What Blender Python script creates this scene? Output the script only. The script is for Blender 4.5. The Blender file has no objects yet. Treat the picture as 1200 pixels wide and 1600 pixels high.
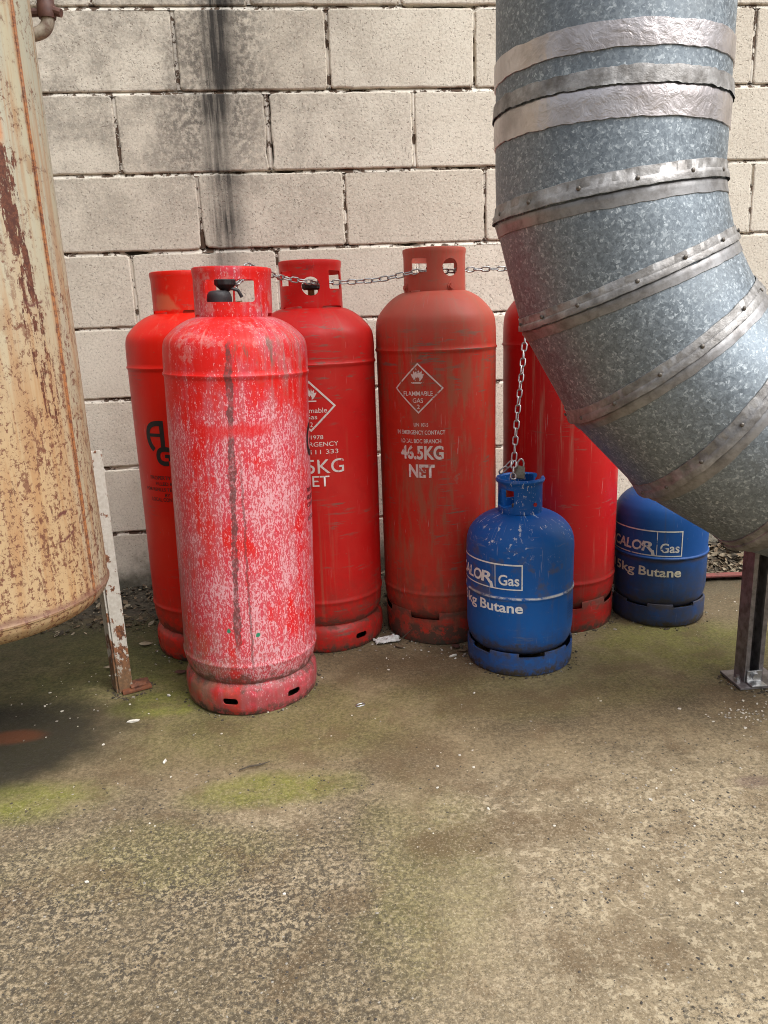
import bpy, bmesh, math, random
from mathutils import Vector, Matrix, noise
random.seed(7)
D = bpy.data
S = bpy.context.scene
C = S.collection
R_ = math.radians
PI = math.pi

# ------------------------------------------------------------------ camera
th, ya, ro = 0.25435, 0.09475, -0.03948
fw = Vector((math.sin(ya)*math.cos(th), math.cos(ya)*math.cos(th), -math.sin(th)))
rt = Vector((math.cos(ya), -math.sin(ya), 0)); up = rt.cross(fw)
r2 = math.cos(ro)*rt + math.sin(ro)*up
u2 = -math.sin(ro)*rt + math.cos(ro)*up
cam = D.objects.new('camera', D.cameras.new('camera')); C.objects.link(cam)
M = Matrix((r2, u2, -fw)).transposed().to_4x4(); M.translation = (0, -2.5826, 0.9103)
cam.matrix_world = M
cam.data.sensor_fit = 'VERTICAL'; cam.data.sensor_height = 36; cam.data.sensor_width = 27; cam.data.lens = 27.0
cam.data.clip_start = 0.02; cam.data.clip_end = 500
S.camera = cam
# ------------------------------------------------------------------ sky and sun (bright overcast)
SUN_EL, SUN_AZ = R_(50), R_(128)          # azimuth clockwise from +Y
W = D.worlds.new('World'); S.world = W; W.use_nodes = True
wn = W.node_tree; wn.nodes.clear()
sky = wn.nodes.new('ShaderNodeTexSky'); sky.sky_type = 'NISHITA'; sky.sun_disc = False
sky.sun_elevation = SUN_EL; sky.sun_rotation = SUN_AZ; sky.air_density = 1.0; sky.dust_density = 3.0; sky.ozone_density = 1.0
hs = wn.nodes.new('ShaderNodeHueSaturation'); hs.inputs['Saturation'].default_value = 0.3
bg = wn.nodes.new('ShaderNodeBackground'); bg.inputs['Strength'].default_value = 0.11
wo = wn.nodes.new('ShaderNodeOutputWorld')
tc = wn.nodes.new('ShaderNodeTexCoord'); sx = wn.nodes.new('ShaderNodeSeparateXYZ'); mr = wn.nodes.new('ShaderNodeMapRange')
mr.inputs[1].default_value, mr.inputs[2].default_value, mr.inputs[3].default_value, mr.inputs[4].default_value = 0.0, 0.85, 0.16, 1.25
mm = wn.nodes.new('ShaderNodeMix'); mm.data_type = 'RGBA'; mm.blend_type = 'MULTIPLY'; mm.inputs[0].default_value = 1
wn.links.new(tc.outputs['Generated'], sx.inputs[0]); wn.links.new(sx.outputs[2], mr.inputs[0])
wn.links.new(sky.outputs[0], hs.inputs['Color']); wn.links.new(hs.outputs[0], mm.inputs[6]); wn.links.new(mr.outputs[0], mm.inputs[7]); wn.links.new(mm.outputs[2], bg.inputs[0]); wn.links.new(bg.outputs[0], wo.inputs[0])
sl = D.lights.new('sun', 'SUN'); sl.energy = 1.5; sl.angle = R_(50); sl.color = (1.0, 0.99, 0.975)
so = D.objects.new('sun', sl); C.objects.link(so)
sd = Vector((math.sin(SUN_AZ)*math.cos(SUN_EL), math.cos(SUN_AZ)*math.cos(SUN_EL), math.sin(SUN_EL)))
so.rotation_euler = (-sd).to_track_quat('-Z', 'Y').to_euler()
S.view_settings.view_transform = 'Standard'; S.view_settings.look = 'None'
S.view_settings.exposure = 1.2; S.view_settings.gamma = 1
S.cycles.max_bounces = 8
S.cycles.filter_width = 1.0
try: S.cycles.use_denoising = True
except Exception: pass
try: S.cycles.denoising_prefilter = 'NONE'
except Exception: pass

# ------------------------------------------------------------------ node helper
class G:
    def __init__(s, name):
        s.m = D.materials.new(name); s.m.use_nodes = True
        s.t = s.m.node_tree; s.t.nodes.clear()
        s.out = s.t.nodes.new('ShaderNodeOutputMaterial')
        s.p = s.t.nodes.new('ShaderNodeBsdfPrincipled')
        s.t.links.new(s.p.outputs[0], s.out.inputs[0])
        s.co = s.t.nodes.new('ShaderNodeTexCoord').outputs['Object']
    def L(s, a, b):
        if hasattr(a, 'links') or hasattr(a, 'is_output'): s.t.links.new(a, b)
        else:
            try: b.default_value = a
            except Exception: b.default_value = (*a, 1)
    def math(s, op, a, b=0.0, c=None, clamp=False):
        n = s.t.nodes.new('ShaderNodeMath'); n.operation = op; n.use_clamp = clamp
        s.L(a, n.inputs[0]); s.L(b, n.inputs[1])
        if c is not None: s.L(c, n.inputs[2])
        return n.outputs[0]
    def add(s, a, b): return s.math('ADD', a, b)
    def sub(s, a, b): return s.math('SUBTRACT', a, b)
    def mul(s, a, b): return s.math('MULTIPLY', a, b)
    def mx(s, a, b): return s.math('MAXIMUM', a, b)
    def mix(s, f, a, b, mode='MIX'):
        n = s.t.nodes.new('ShaderNodeMix'); n.data_type = 'RGBA'; n.blend_type = mode
        s.L(f, n.inputs[0]); s.L(a, n.inputs[6]); s.L(b, n.inputs[7]); return n.outputs[2]
    def ss(s, x, a, b):            # smoothstep a..b (either order)
        n = s.t.nodes.new('ShaderNodeMapRange'); n.interpolation_type = 'SMOOTHSTEP'
        s.L(x, n.inputs[0])
        if a <= b: n.inputs[1].default_value, n.inputs[2].default_value, n.inputs[3].default_value, n.inputs[4].default_value = a, b, 0, 1
        else: n.inputs[1].default_value, n.inputs[2].default_value, n.inputs[3].default_value, n.inputs[4].default_value = b, a, 1, 0
        return n.outputs[0]
    def bump_at(s, x, c, w, soft):   # 1 near c
        return s.ss(s.math('ABSOLUTE', s.sub(x, c)), w+soft, max(w-soft, 0))
    def xyz(s, v=None):
        n = s.t.nodes.new('ShaderNodeSeparateXYZ'); s.t.links.new(v or s.co, n.inputs[0]); return n.outputs
    def vec(s, x, y, z):
        n = s.t.nodes.new('ShaderNodeCombineXYZ'); s.L(x, n.inputs[0]); s.L(y, n.inputs[1]); s.L(z, n.inputs[2]); return n.outputs[0]
    def sc(s, v, x, y, z, off=(0, 0, 0)):
        n = s.t.nodes.new('ShaderNodeMapping'); s.t.links.new(v, n.inputs[0]); n.inputs['Scale'].default_value = (x, y, z); n.inputs['Location'].default_value = off
        return n.outputs[0]
    def noise(s, v, scale, detail=4, rough=.55, dist=0.0):
        n = s.t.nodes.new('ShaderNodeTexNoise'); s.t.links.new(v, n.inputs['Vector'])
        n.inputs['Scale'].default_value = scale; n.inputs['Detail'].default_value = detail
        n.inputs['Roughness'].default_value = rough; n.inputs['Distortion'].default_value = dist
        return n.outputs[0]
    def voro(s, v, scale, feature='F1', rnd=1.0):
        n = s.t.nodes.new('ShaderNodeTexVoronoi'); s.t.links.new(v, n.inputs['Vector']); n.feature = feature
        n.inputs['Scale'].default_value = scale; n.inputs['Randomness'].default_value = rnd
        return n.outputs
    def ramp(s, f, stops, interp='LINEAR'):
        n = s.t.nodes.new('ShaderNodeValToRGB'); s.L(f, n.inputs[0]); n.color_ramp.interpolation = interp
        el = n.color_ramp.elements
        while len(el) > 1: el.remove(el[-1])
        el[0].position = stops[0][0]; el[0].color = (*stops[0][1], 1)
        for p, c in stops[1:]:
            e = el.new(p); e.color = (*c, 1)
        return n.outputs[0]
    def bump(s, h, strength=.3, dist=.002, prev=None):
        n = s.t.nodes.new('ShaderNodeBump'); n.inputs['Strength'].default_value = strength; n.inputs['Distance'].default_value = dist
        s.L(h, n.inputs['Height'])
        if prev: s.t.links.new(prev, n.inputs['Normal'])
        return n.outputs[0]
    def done(s, col, rough=.5, metal=0.0, nrm=None, alpha=None, spec=None):
        s.L(col, s.p.inputs['Base Color']); s.L(rough, s.p.inputs['Roughness']); s.L(metal, s.p.inputs['Metallic'])
        if nrm: s.t.links.new(nrm, s.p.inputs['Normal'])
        if alpha is not None: s.L(alpha, s.p.inputs['Alpha'])
        if spec is not None: s.p.inputs['Specular IOR Level'].default_value = spec
        return s.m
    def cyl(s, R):
        x, y, z = s.xyz()
        th = s.math('ARCTAN2', x, s.mul(y, -1.0))
        return s.mul(th, R), z

# ------------------------------------------------------------------ mesh helpers
def obj(name, bm, mat, parent=None, smooth=40, keep=False):
    bmesh.ops.recalc_face_normals(bm, faces=bm.faces) if not keep else None
    if smooth:
        a = R_(smooth)
        for f in bm.faces: f.smooth = True
        for e in bm.edges:
            if len(e.link_faces) == 2: e.smooth = e.calc_face_angle(0) < a
    me = D.meshes.new(name); bm.to_mesh(me); bm.free()
    o = D.objects.new(name, me); C.objects.link(o)
    for m in (mat if isinstance(mat, (list, tuple)) else [mat]): me.materials.append(m)
    if parent: o.parent = parent
    return o
def tag(o, label=None, cat=None, group=None, kind=None):
    if label: o['label'] = label
    if cat: o['category'] = cat
    if group: o['group'] = group
    if kind: o['kind'] = kind
    return o
def thing(name, label, cat, loc=(0, 0, 0), rot=(0, 0, 0), group=None):
    o = D.objects.new(name, None); C.objects.link(o); o.empty_display_size = .1
    o.location = loc; o.rotation_euler = rot
    return tag(o, label, cat, group)
def grid_faces(bm, rows, close_u=True, close_v=False):
    n = len(rows); m = len(rows[0])
    for i in range(n if close_v else n-1):
        for j in range(m if close_u else m-1):
            a, b = rows[i], rows[(i+1) % n]
            q = [a[j], a[(j+1) % m], b[(j+1) % m], b[j]]
            q = list(dict.fromkeys(q))
            if len(q) > 2:
                try: bm.faces.new(q)
                except ValueError: pass
def lathe(prof, seg=96, closed=False, bm=None, cx=0, cy=0, fn=None, cap=True):
    bm = bm or bmesh.new(); rows = []
    for r, z in prof:
        if r < 1e-5: v = bm.verts.new((cx, cy, z)); rows.append([v]*seg)
        else:
            row = []
            for k in range(seg):
                a = 2*PI*k/seg; p = Vector((cx+r*math.sin(a), cy-r*math.cos(a), z))
                if fn: p = fn(p, a)
                row.append(bm.verts.new(p))
            rows.append(row)
    grid_faces(bm, rows, True, closed)
    if cap and not closed:
        for row in (rows[0], rows[-1]):
            if len(set(row)) > 2:
                try: bm.faces.new(row)
                except ValueError: pass
    return bm
def spline(pts, n=6):
    out = []
    P = [pts[0]] + list(pts) + [pts[-1]]
    for i in range(1, len(P)-2):
        for k in range(n):
            t = k/n
            q = []
            for c in range(len(pts[0])):
                p0, p1, p2, p3 = P[i-1][c], P[i][c], P[i+1][c], P[i+2][c]
                q.append(.5*(2*p1+(p2-p0)*t+(2*p0-5*p1+4*p2-p3)*t*t+(3*p1-p0-3*p2+p3)*t**3))
            out.append(tuple(q))
    out.append(tuple(pts[-1])); return out
def tube(path, r, seg=10, closed=False, bm=None, cap=True):
    bm = bm or bmesh.new(); P = [Vector(p) for p in path]; n = len(P); rows = []
    t0 = (P[1]-P[0]).normalized(); ref = Vector((0, 0, 1)) if abs(t0.z) < .9 else Vector((1, 0, 0))
    u = t0.cross(ref).normalized()
    for i in range(n):
        if closed: t = (P[(i+1) % n]-P[i-1]).normalized()
        else: t = (P[min(i+1, n-1)]-P[max(i-1, 0)]).normalized()
        u = (u - t*u.dot(t)).normalized(); w = t.cross(u)
        rr = r[i] if isinstance(r, (list, tuple)) else r
        rows.append([bm.verts.new(P[i]+(u*math.cos(2*PI*k/seg)+w*math.sin(2*PI*k/seg))*rr) for k in range(seg)])
    grid_faces(bm, rows, True, closed)
    if cap and not closed:
        bm.faces.new(rows[0]); bm.faces.new(rows[-1])
    return bm
def box(bm, c, s, rotz=0, bev=0):
    r = bmesh.ops.create_cube(bm, size=1, matrix=Matrix.Translation(c) @ Matrix.Rotation(rotz, 4, 'Z') @ Matrix.Diagonal((*s, 1)))
    if bev:
        es = list({e for v in r['verts'] for e in v.link_edges})
        bmesh.ops.bevel(bm, geom=es, offset=bev, segments=2, affect='EDGES', profile=.5)
    return bm
def prism(bm, poly, z0, z1, tf=None):
    tf = tf or (lambda x, y, z: Vector((x, y, z)))
    a = [bm.verts.new(tf(x, y, z0)) for x, y in poly]; b = [bm.verts.new(tf(x, y, z1)) for x, y in poly]
    bm.faces.new(a[::-1]); bm.faces.new(b)
    n = len(poly)
    for i in range(n): bm.faces.new((a[i], a[(i+1) % n], b[(i+1) % n], b[i]))
    return bm
def rrect(w, h, r, n=5):
    out = []
    for cx, cy, a0 in ((w/2-r, h/2-r, 0), (-w/2+r, h/2-r, 90), (-w/2+r, -h/2+r, 180), (w/2-r, -h/2+r, 270)):
        for k in range(n+1):
            a = R_(a0+90*k/n); out.append((cx+r*math.cos(a), cy+r*math.sin(a)))
    return out
def circ(r, n=28): return [(r*math.cos(2*PI*k/n), r*math.sin(2*PI*k/n)) for k in range(n)]
def cut(bm, cutters, R, r0=.35, r1=1.7):
    """cut radial openings: cutters = [(theta_deg, z, polygon in (tangent, z))]"""
    cb = bmesh.new()
    for tdeg, z, poly in cutters:
        a = R_(tdeg); rad = Vector((math.sin(a), -math.cos(a), 0)); tan = Vector((math.cos(a), math.sin(a), 0))
        prism(cb, poly, R*r0, R*r1, lambda x, y, d: rad*d + tan*x + Vector((0, 0, z+y)))
    bmesh.ops.recalc_face_normals(cb, faces=cb.faces); bmesh.ops.recalc_face_normals(bm, faces=bm.faces)
    ma, mb = D.meshes.new('a'), D.meshes.new('b'); bm.to_mesh(ma); cb.to_mesh(mb); bm.free(); cb.free()
    oa, ob = D.objects.new('a', ma), D.objects.new('b', mb); C.objects.link(oa); C.objects.link(ob)
    md = oa.modifiers.new('x', 'BOOLEAN'); md.operation = 'DIFFERENCE'; md.solver = 'EXACT'; md.object = ob
    dg = bpy.context.evaluated_depsgraph_get(); dg.update()
    me = D.meshes.new_from_object(oa.evaluated_get(dg))
    out = bmesh.new(); out.from_mesh(me)
    D.objects.remove(oa); D.objects.remove(ob); D.meshes.remove(me); D.meshes.remove(ma); D.meshes.remove(mb)
    bmesh.ops.remove_doubles(out, verts=out.verts, dist=1e-5)
    return out
# ---- flat lettering wrapped onto a cylinder
_tc = {}
def text_mesh(txt, bold=0.0, shear=0.0):
    cu = D.curves.new('t', 'FONT'); cu.body = txt; cu.size = 1; cu.offset = bold; cu.shear = shear; cu.dimensions = '2D'; cu.fill_mode = 'FRONT'; cu.resolution_u = 4
    o = D.objects.new('t', cu); C.objects.link(o)
    me = D.meshes.new_from_object(o); bm = bmesh.new(); bm.from_mesh(me)
    D.objects.remove(o); D.curves.remove(cu); D.meshes.remove(me)
    return bm
_h = text_mesh('H'); CAP = max(v.co.y for v in _h.verts); _h.free()
DISP = [lambda p: 0.]
def dent_tall(k): return lambda p: noise.noise(Vector((p.x*9, p.y*9, p.z*5+k)))*.0011
def dent_small(p): return noise.noise(Vector((p.x*11, p.y*11, p.z*9)))*.0015
def wrap(bm, R, eps, step=.006):
    xs = [v.co.x for v in bm.verts]
    x = math.floor(min(xs)/step)*step
    while x < max(xs):
        g = list(bm.verts)+list(bm.edges)+list(bm.faces)
        bmesh.ops.bisect_plane(bm, geom=g, plane_co=(x, 0, 0), plane_no=(1, 0, 0)); x += step
    for v in bm.verts:
        s, z = v.co.x, v.co.y; a = s/R
        p0 = Vector((R*math.sin(a), -R*math.cos(a), z)); e = eps+DISP[0](p0); v.co = Vector(((R+e)*math.sin(a), -(R+e)*math.cos(a), z))
    for f in bm.faces:
        f.normal_update()
        c = f.calc_center_median()
        if f.normal.x*c.x+f.normal.y*c.y < 0: f.normal_flip()
    return bm
def letters(name, txt, R, s0, s1, zb, cap, mat, parent, bold=0.0, shear=0.0, eps=.0008, slope=0.0):
    bm = text_mesh(txt, bold, shear)
    xs = [v.co.x for v in bm.verts]; x0, x1 = min(xs), max(xs)
    for v in bm.verts:
        s = s0+(v.co.x-x0)/(x1-x0)*(s1-s0)
        v.co = Vector((s, zb+v.co.y/CAP*cap+(s-s0)*slope, 0))
    return obj(name, wrap(bm, R, eps), mat, parent, smooth=0, keep=True)
def poly_on(name, polys, R, mat, parent, eps=.0008):
    bm = bmesh.new()
    for p in polys:
        bm.faces.new([bm.verts.new((x, y, 0)) for x, y in p])
    bmesh.ops.triangulate(bm, faces=bm.faces)
    return obj(name, wrap(bm, R, eps), mat, parent, smooth=0, keep=True)
def stroke(pts, w):
    """thick polyline as quads"""
    out = []; P = [Vector(p) for p in pts]; L = []
    for i in range(len(P)):
        d = (P[min(i+1, len(P)-1)]-P[max(i-1, 0)]).normalized(); n = Vector((-d.y, d.x))
        L.append((P[i]+n*w/2, P[i]-n*w/2))
    for i in range(len(L)-1): out.append([tuple(L[i][0]), tuple(L[i+1][0]), tuple(L[i+1][1]), tuple(L[i][1])])
    return out

# ------------------------------------------------------------------ materials
def mat_paint(name, base, pale, R, seed=0., fade=.35, scuff=.4, scuffcol=(.16, .11, .085), streak=.3, streakcol=(.33, .12, .075),
              grime=.14, grimecol=(.06, .047, .032), speck=None, extra=None, rough=.42, tick=.4, groove=.085, ringdirt=.0):
    g = G(name); s, z = g.cyl(R); v = g.vec(s, 0.0, z); vo = g.sc(v, 1, 1, 1, (seed, seed*.7, seed*1.3)); P = g.sc(g.co, 1, 1, 1, (seed, 0, seed))
    n_big = g.noise(P, 5, 4); n_mid = g.noise(P, 22, 6, .65)
    col = g.mix(g.mul(g.ss(n_big, .4, .75), fade), base, pale)
    col = g.mix(g.mul(g.ss(n_mid, .5, .72), fade*.6), col, [c*.72 for c in base])
    # vertical runs of thin dirt
    st = g.noise(g.sc(vo, 70, 1, 2.6), 1, 5, .6)
    st2 = g.noise(g.sc(vo, 9, 1, 3), 1, 3)
    stm = g.mul(g.mul(g.ss(st, .53, .7), g.ss(st2, .42, .62)), streak)
    col = g.mix(stm, col, streakcol)
    # horizontal rub marks
    sh = g.noise(g.sc(vo, 16, 1, 120), 1, 6, .62); gate = g.noise(g.sc(vo, 7, 1, 14), 1, 3)
    shm = g.mul(g.mul(g.ss(sh, .56, .64), g.ss(gate, .5, .62)), scuff)
    col = g.mix(shm, col, scuffcol)
    # thin bright scratches
    sx = g.noise(g.sc(vo, 260, 1, 14), 1, 3, .5, .6); gt = g.noise(g.sc(vo, 14, 1, 9, (3, 0, 1)), 1, 3)
    scm = g.mul(g.mul(g.ss(sx, .66, .7), g.ss(gt, .5, .6)), tick)
    col = g.mix(scm, col, [min(1, c*.6+.22) for c in base])
    # small chips
    vd = g.voro(vo, 95); chip = g.mul(g.ss(vd[0], .2, .1), g.ss(g.xyz(vd[1])[0], .9, .95))
    col = g.mix(g.mul(chip, tick), col, scuffcol)
    ro = g.add(g.mul(n_mid, .25), rough-.1)
    if extra: col = extra(g, col, s, z, v)
    # splash dirt near the ground
    zz = g.sub(z, g.mul(g.sub(g.noise(P, 30, 6, .7), .5), .11))
    gm = g.mul(g.ss(zz, .045, -.005), g.ss(g.noise(P, 60, 5, .7), .3, .5))
    gv = g.mul(g.bump_at(zz, groove, .012, .018), .8); gm = g.mx(gm, gv)
    film = g.mul(g.mul(g.ss(zz, grime+.1, grime-.06), .5), g.ss(g.noise(P, 45, 5, .7), .3, .6)); gm = g.mx(gm, film)
    gm = g.mx(gm, g.mul(g.mul(g.ss(z, .075, .05), ringdirt), g.ss(g.noise(P, 24, 6, .7), .42, .52)))
    col = g.mix(gm, col, grimecol)
    ro = g.math('MAXIMUM', ro, g.mul(gm, .85))
    h = g.add(g.mul(g.noise(P, 160, 4), .5), g.mul(n_mid, .6))
    return g.done(col, ro, 0, g.bump(h, .12, .002), None, .3)
def mat_lettering(name, col, R, worn=.5, seed=0.):
    g = G(name); s, z = g.cyl(R); v = g.sc(g.vec(s, 0.0, z), 1, 1, 1, (seed, 0, seed))
    n = g.noise(g.sc(v, 75, 1, 45), 1, 6, .72); n2 = g.noise(v, 14, 3)
    a = g.ss(g.add(g.mul(n, .75), g.mul(n2, .25)), worn-.06, worn+.03)
    c = g.mix(g.mul(g.noise(v, 200, 4), .35), col, [x*.55 for x in col])
    return g.done(c, .55, 0, None, a)
def mat_simple(name, col, rough=.5, metal=0., var=.3, scale=60, col2=None, b=.2):
    g = G(name); n = g.noise(g.co, scale, 6, .65)
    c = g.mix(g.ss(n, .35, .7), col, col2 or [x*(1-var) for x in col])
    return g.done(c, g.add(g.mul(n, .3), rough-.15), metal, g.bump(n, b, .002))

red_bright = (.60, .014, .008)
RC = .163
def x_front(g, col, s, z, v):
    P = g.co
    # chalky bloom, gathered low and on the barrel
    lowmask = g.add(.30, g.mul(g.ss(z, .84, .66), .48))
    lowmask = g.mul(lowmask, g.add(.86, g.mul(g.ss(s, -.2, .04), .2)))
    pat = g.noise(g.sc(P, 1, 1, .7), 9, 5, .6)
    f1 = g.noise(g.sc(P, 1, 1, .36), 270, 2, .6); f2 = g.noise(g.sc(P, 1, 1, .5), 430, 2, .6); f3 = g.noise(g.sc(P, 1, 1, .5), 60, 4, .7)
    vst = g.noise(g.sc(v, 55, 1, 3.5, (7, 0, 1)), 1, 5, .65)
    band = g.mul(g.bump_at(z, g.add(.678, g.mul(g.sub(g.noise(v, 18, 3), .5), .02)), .013, .010), g.bump_at(s, .0, .085, .035))
    broad = g.add(g.add(g.mul(pat, .75), g.mul(f3, .25)), g.sub(g.mul(vst, .3), .15))
    filmm = g.mul(g.mul(g.ss(g.add(broad, g.mul(g.sub(lowmask, .5), .22)), .43, .60), g.sub(1.0, g.mul(band, .7))), .85)
    col = g.mix(filmm, col, g.mix(g.ss(vst, .4, .62), (.55, .055, .085), (.50, .11, .125)))
    val = g.add(g.mul(f1, .55), g.mul(f2, .45))
    d = g.sub(g.sub(g.add(val, g.mul(g.sub(broad, .5), .42)), g.sub(.655, g.mul(lowmask, .19))), g.mul(g.ss(z, .10, .05), .10))
    m2 = g.mul(g.ss(d, .0, .06), g.sub(1.0, g.mul(band, .85)))
    col = g.mix(g.mul(m2, .7), col, (.72, .44, .47))
    gfilm = g.mul(g.mul(g.ss(s, -.05, -.2), g.ss(z, .7, .3)), g.ss(g.noise(g.sc(P, 1, 1, .3), 60, 5, .7), .4, .6)); col = g.mix(g.mul(gfilm, .55), col, (.26, .14, .14))
    # pale runs on the shoulder
    run = g.mul(g.mul(g.ss(g.noise(g.sc(v, 60, 1, 7), 1, 5, .7), .54, .66), g.ss(g.noise(g.sc(v, 14, 1, 12, (5, 0, 0)), 1, 3), .42, .6)), g.mul(g.ss(z, .78, .84), g.ss(z, .91, .87)))
    col = g.mix(g.mul(run, .7), col, (.60, .30, .28))
    blm = g.mul(g.ss(g.noise(P, 26, 6, .72), .52, .62), g.ss(z, .78, .84)); col = g.mix(g.mul(blm, .55), col, (.56, .22, .20))
    gs = g.mul(g.mul(g.ss(g.noise(g.sc(v, 70, 1, 6, (2, 0, 8)), 1, 5, .7), .48, .6), g.ss(s, .0, .12)), g.mul(g.ss(z, .70, .80), g.ss(z, .90, .87))); col = g.mix(g.mul(gs, .55), col, (.30, .17, .155))
    # dark drips from the shoulder
    n1 = g.noise(g.sc(g.vec(g.add(s, g.mul(g.sub(g.noise(v, 25, 4), .5), .02)), 0.0, z), 48, 1, 12, (4, 0, 2)), 1, 5, .65)
    dr = g.mul(g.ss(n1, .53, .62), g.mul(g.bump_at(s, .055, .05, .025), g.mul(g.ss(z, .80, .83), g.ss(z, .885, .865))))
    col = g.mix(g.mul(dr, .75), col, (.13, .10, .075))
    # the long dark run
    wob = g.mul(g.sub(g.noise(g.vec(0.0, 0.0, z), 18, 6, .75), .5), .030)
    cx_ = g.add(g.add(-.010, g.mul(g.sub(z, .5), .022)), wob)
    wid = g.mx(.0006, g.add(-.006, g.mul(g.noise(g.vec(5.0, 0.0, z), 11, 4, .6), .026)))
    dist = g.math('ABSOLUTE', g.sub(s, cx_))
    lm = g.math('DIVIDE', dist, wid)
    lm = g.add(lm, g.mul(g.sub(g.noise(P, 90, 4), .5), .9)); lm = g.mul(g.ss(lm, 1.1, .8), g.mul(g.ss(z, .15, .2), g.ss(z, .88, .85)))
    lm = g.mul(lm, g.add(.55, g.mul(g.ss(g.add(g.mul(g.noise(P, 150, 3), .6), g.mul(g.noise(P, 25, 3), .4)), .40, .54), .45)))
    lm = g.mul(lm, g.sub(1.0, g.mul(band, .7)))
    col = g.mix(g.mul(lm, .85), col, (.11, .045, .042))
    d2 = g.math('ABSOLUTE', g.sub(s, g.add(g.add(.012, g.mul(g.sub(z, .5), -.01)), wob)))
    l2 = g.mul(g.ss(d2, .0034, .0016), g.mul(g.ss(z, .1, .14), g.ss(z, .66, .5)))
    col = g.mix(g.mul(l2, .6), col, (.10, .045, .04))
    # grey-green algae on the lower left
    al = g.mul(g.mul(g.ss(z, .26, .1), g.ss(s, .02, -.14)), g.ss(g.noise(P, 26, 5), .38, .6))
    col = g.mix(g.mul(al, .6), col, (.21, .19, .105))
    # two spots of green paint
    for a, b in ((-.036, .218), (.03, .205)):
        q = g.math('SQRT', g.add(g.math('POWER', g.sub(s, a), 2.0), g.math('POWER', g.sub(z, b), 2.0)))
        q = g.add(q, g.mul(g.sub(g.noise(v, 130, 2), .5), .008))
        col = g.mix(g.ss(q, .006, .004), col, (.03, .22, .12))
    return col
def x_worn(g, col, s, z, v):
    # brown film with metal showing where cylinders rub
    n = g.noise(g.sc(v, 10, 1, 70, (2, 0, 5)), 1, 6, .65)
    rub = g.mul(g.ss(n, .55, .62), g.mul(g.ss(z, .70, .80), g.ss(z, .90, .86)))
    col = g.mix(g.mul(rub, .8), col, (.13, .115, .09))
    n2 = g.noise(g.sc(v, 30, 1, 6, (8, 0, 1)), 1, 6, .7)
    col = g.mix(g.mul(g.ss(n2, .5, .64), .5), col, (.30, .10, .05))
    n3 = g.noise(g.sc(v, 1, 1, 1, (2, 0, 9)), 28, 6, .7)
    col = g.mix(g.mul(g.ss(n3, .6, .68), .55), col, (.24, .15, .11))
    top = g.ss(z, .80, .90)
    col = g.mix(g.mul(g.ss(n2, .45, .6), .25), col, (.22, .11, .065))
    col = g.mix(g.mul(top, g.add(.45, g.mul(g.noise(v, 25, 4), .4))), col, (.44, .12, .08))
    return col
def x_rub(g, col, s, z, v):
    n = g.noise(g.sc(v, 12, 1, 60, (1, 0, 3)), 1, 6, .65)
    rub = g.mul(g.ss(n, .58, .64), g.mul(g.ss(z, .52, .62), g.ss(z, .92, .88)))
    return g.mix(g.mul(rub, .65), col, (.17, .10, .075))
def x_blue(seam):
    def f(g, col, s, z, v):
        n = g.noise(g.sc(v, 30, 1, 60), 1, 5, .7)
        sm = g.mul(g.bump_at(z, seam+.003, .0025, .0018), g.ss(n, .42, .55))
        col = g.mix(sm, col, (.55, .55, .53))
        w = g.noise(v, 70, 5, .7); g2 = g.noise(g.sc(v, 1, 1, 1, (3, 0, 7)), 16, 3)
        fl = g.mul(g.mul(g.ss(w, .57, .60), g.ss(g2, .46, .56)), g.ss(z, seam+.08, seam+.14))
        col = g.mix(g.mul(fl, .8), col, (.6, .62, .64))
        br = g.mul(g.ss(g.noise(g.sc(v, 1, 1, 1, (7, 0, 2)), 17, 5, .6), .50, .62), g.mul(g.ss(z, seam-.05, seam+.0), g.ss(z, seam+.17, seam+.1)))
        col = g.mix(g.mul(br, .6), col, (.10, .085, .075))
        return col
    return f
def x_orange(g, col, s, z, v):
    q = g.add(s, g.mul(g.sub(g.noise(v, 30, 4), .5), .03)); q2 = g.add(z, g.mul(g.sub(g.noise(v, 22, 3), .5), .02))
    m = g.mul(g.mul(g.ss(q, -.15, -.13), g.ss(g.add(q, g.mul(q2, 1.5)), 1.415, 1.39)), g.mul(g.ss(q2, .935, .942), g.ss(q2, .985, .97)))
    col = g.mix(g.mul(m, .6), col, (.58, .19, .09))
    bl = g.mul(g.ss(g.noise(v, 24, 6, .7), .55, .66), g.ss(z, .84, .88)); return g.mix(g.mul(bl, .45), col, (.58, .13, .08))
m_orange = mat_paint('orange_red_paint', (.68, .010, .003), (.64, .045, .014), RC, 1.3, fade=.3, scuff=.3, streak=.2, grime=.14, tick=.4, rough=.38, extra=x_orange)
m_front = mat_paint('chalked_red_paint', (.66, .008, .006), (.60, .05, .035), RC, 4.1, fade=.3, scuff=.15, streak=.12, grime=.1, extra=x_front, tick=.3, rough=.46, ringdirt=.45)
m_crim = mat_paint('crimson_paint', (.54, .009, .008), (.52, .05, .035), RC, 7.7, fade=.5, scuff=.7, streak=.45, grime=.15, extra=x_rub, rough=.42)
m_worn = mat_paint('worn_brick_red_paint', (.50, .026, .013), (.46, .07, .04), RC, 10.2, fade=.5, scuff=.85, streak=.55, grime=.17, extra=x_worn, rough=.5, tick=.95, ringdirt=.9)
m_dark = mat_paint('deep_red_paint', (.44, .005, .006), (.40, .02, .017), RC, 14.9, fade=.45, scuff=.5, streak=.8, streakcol=(.40, .17, .12), grime=.15, rough=.4, tick=.6)
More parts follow.
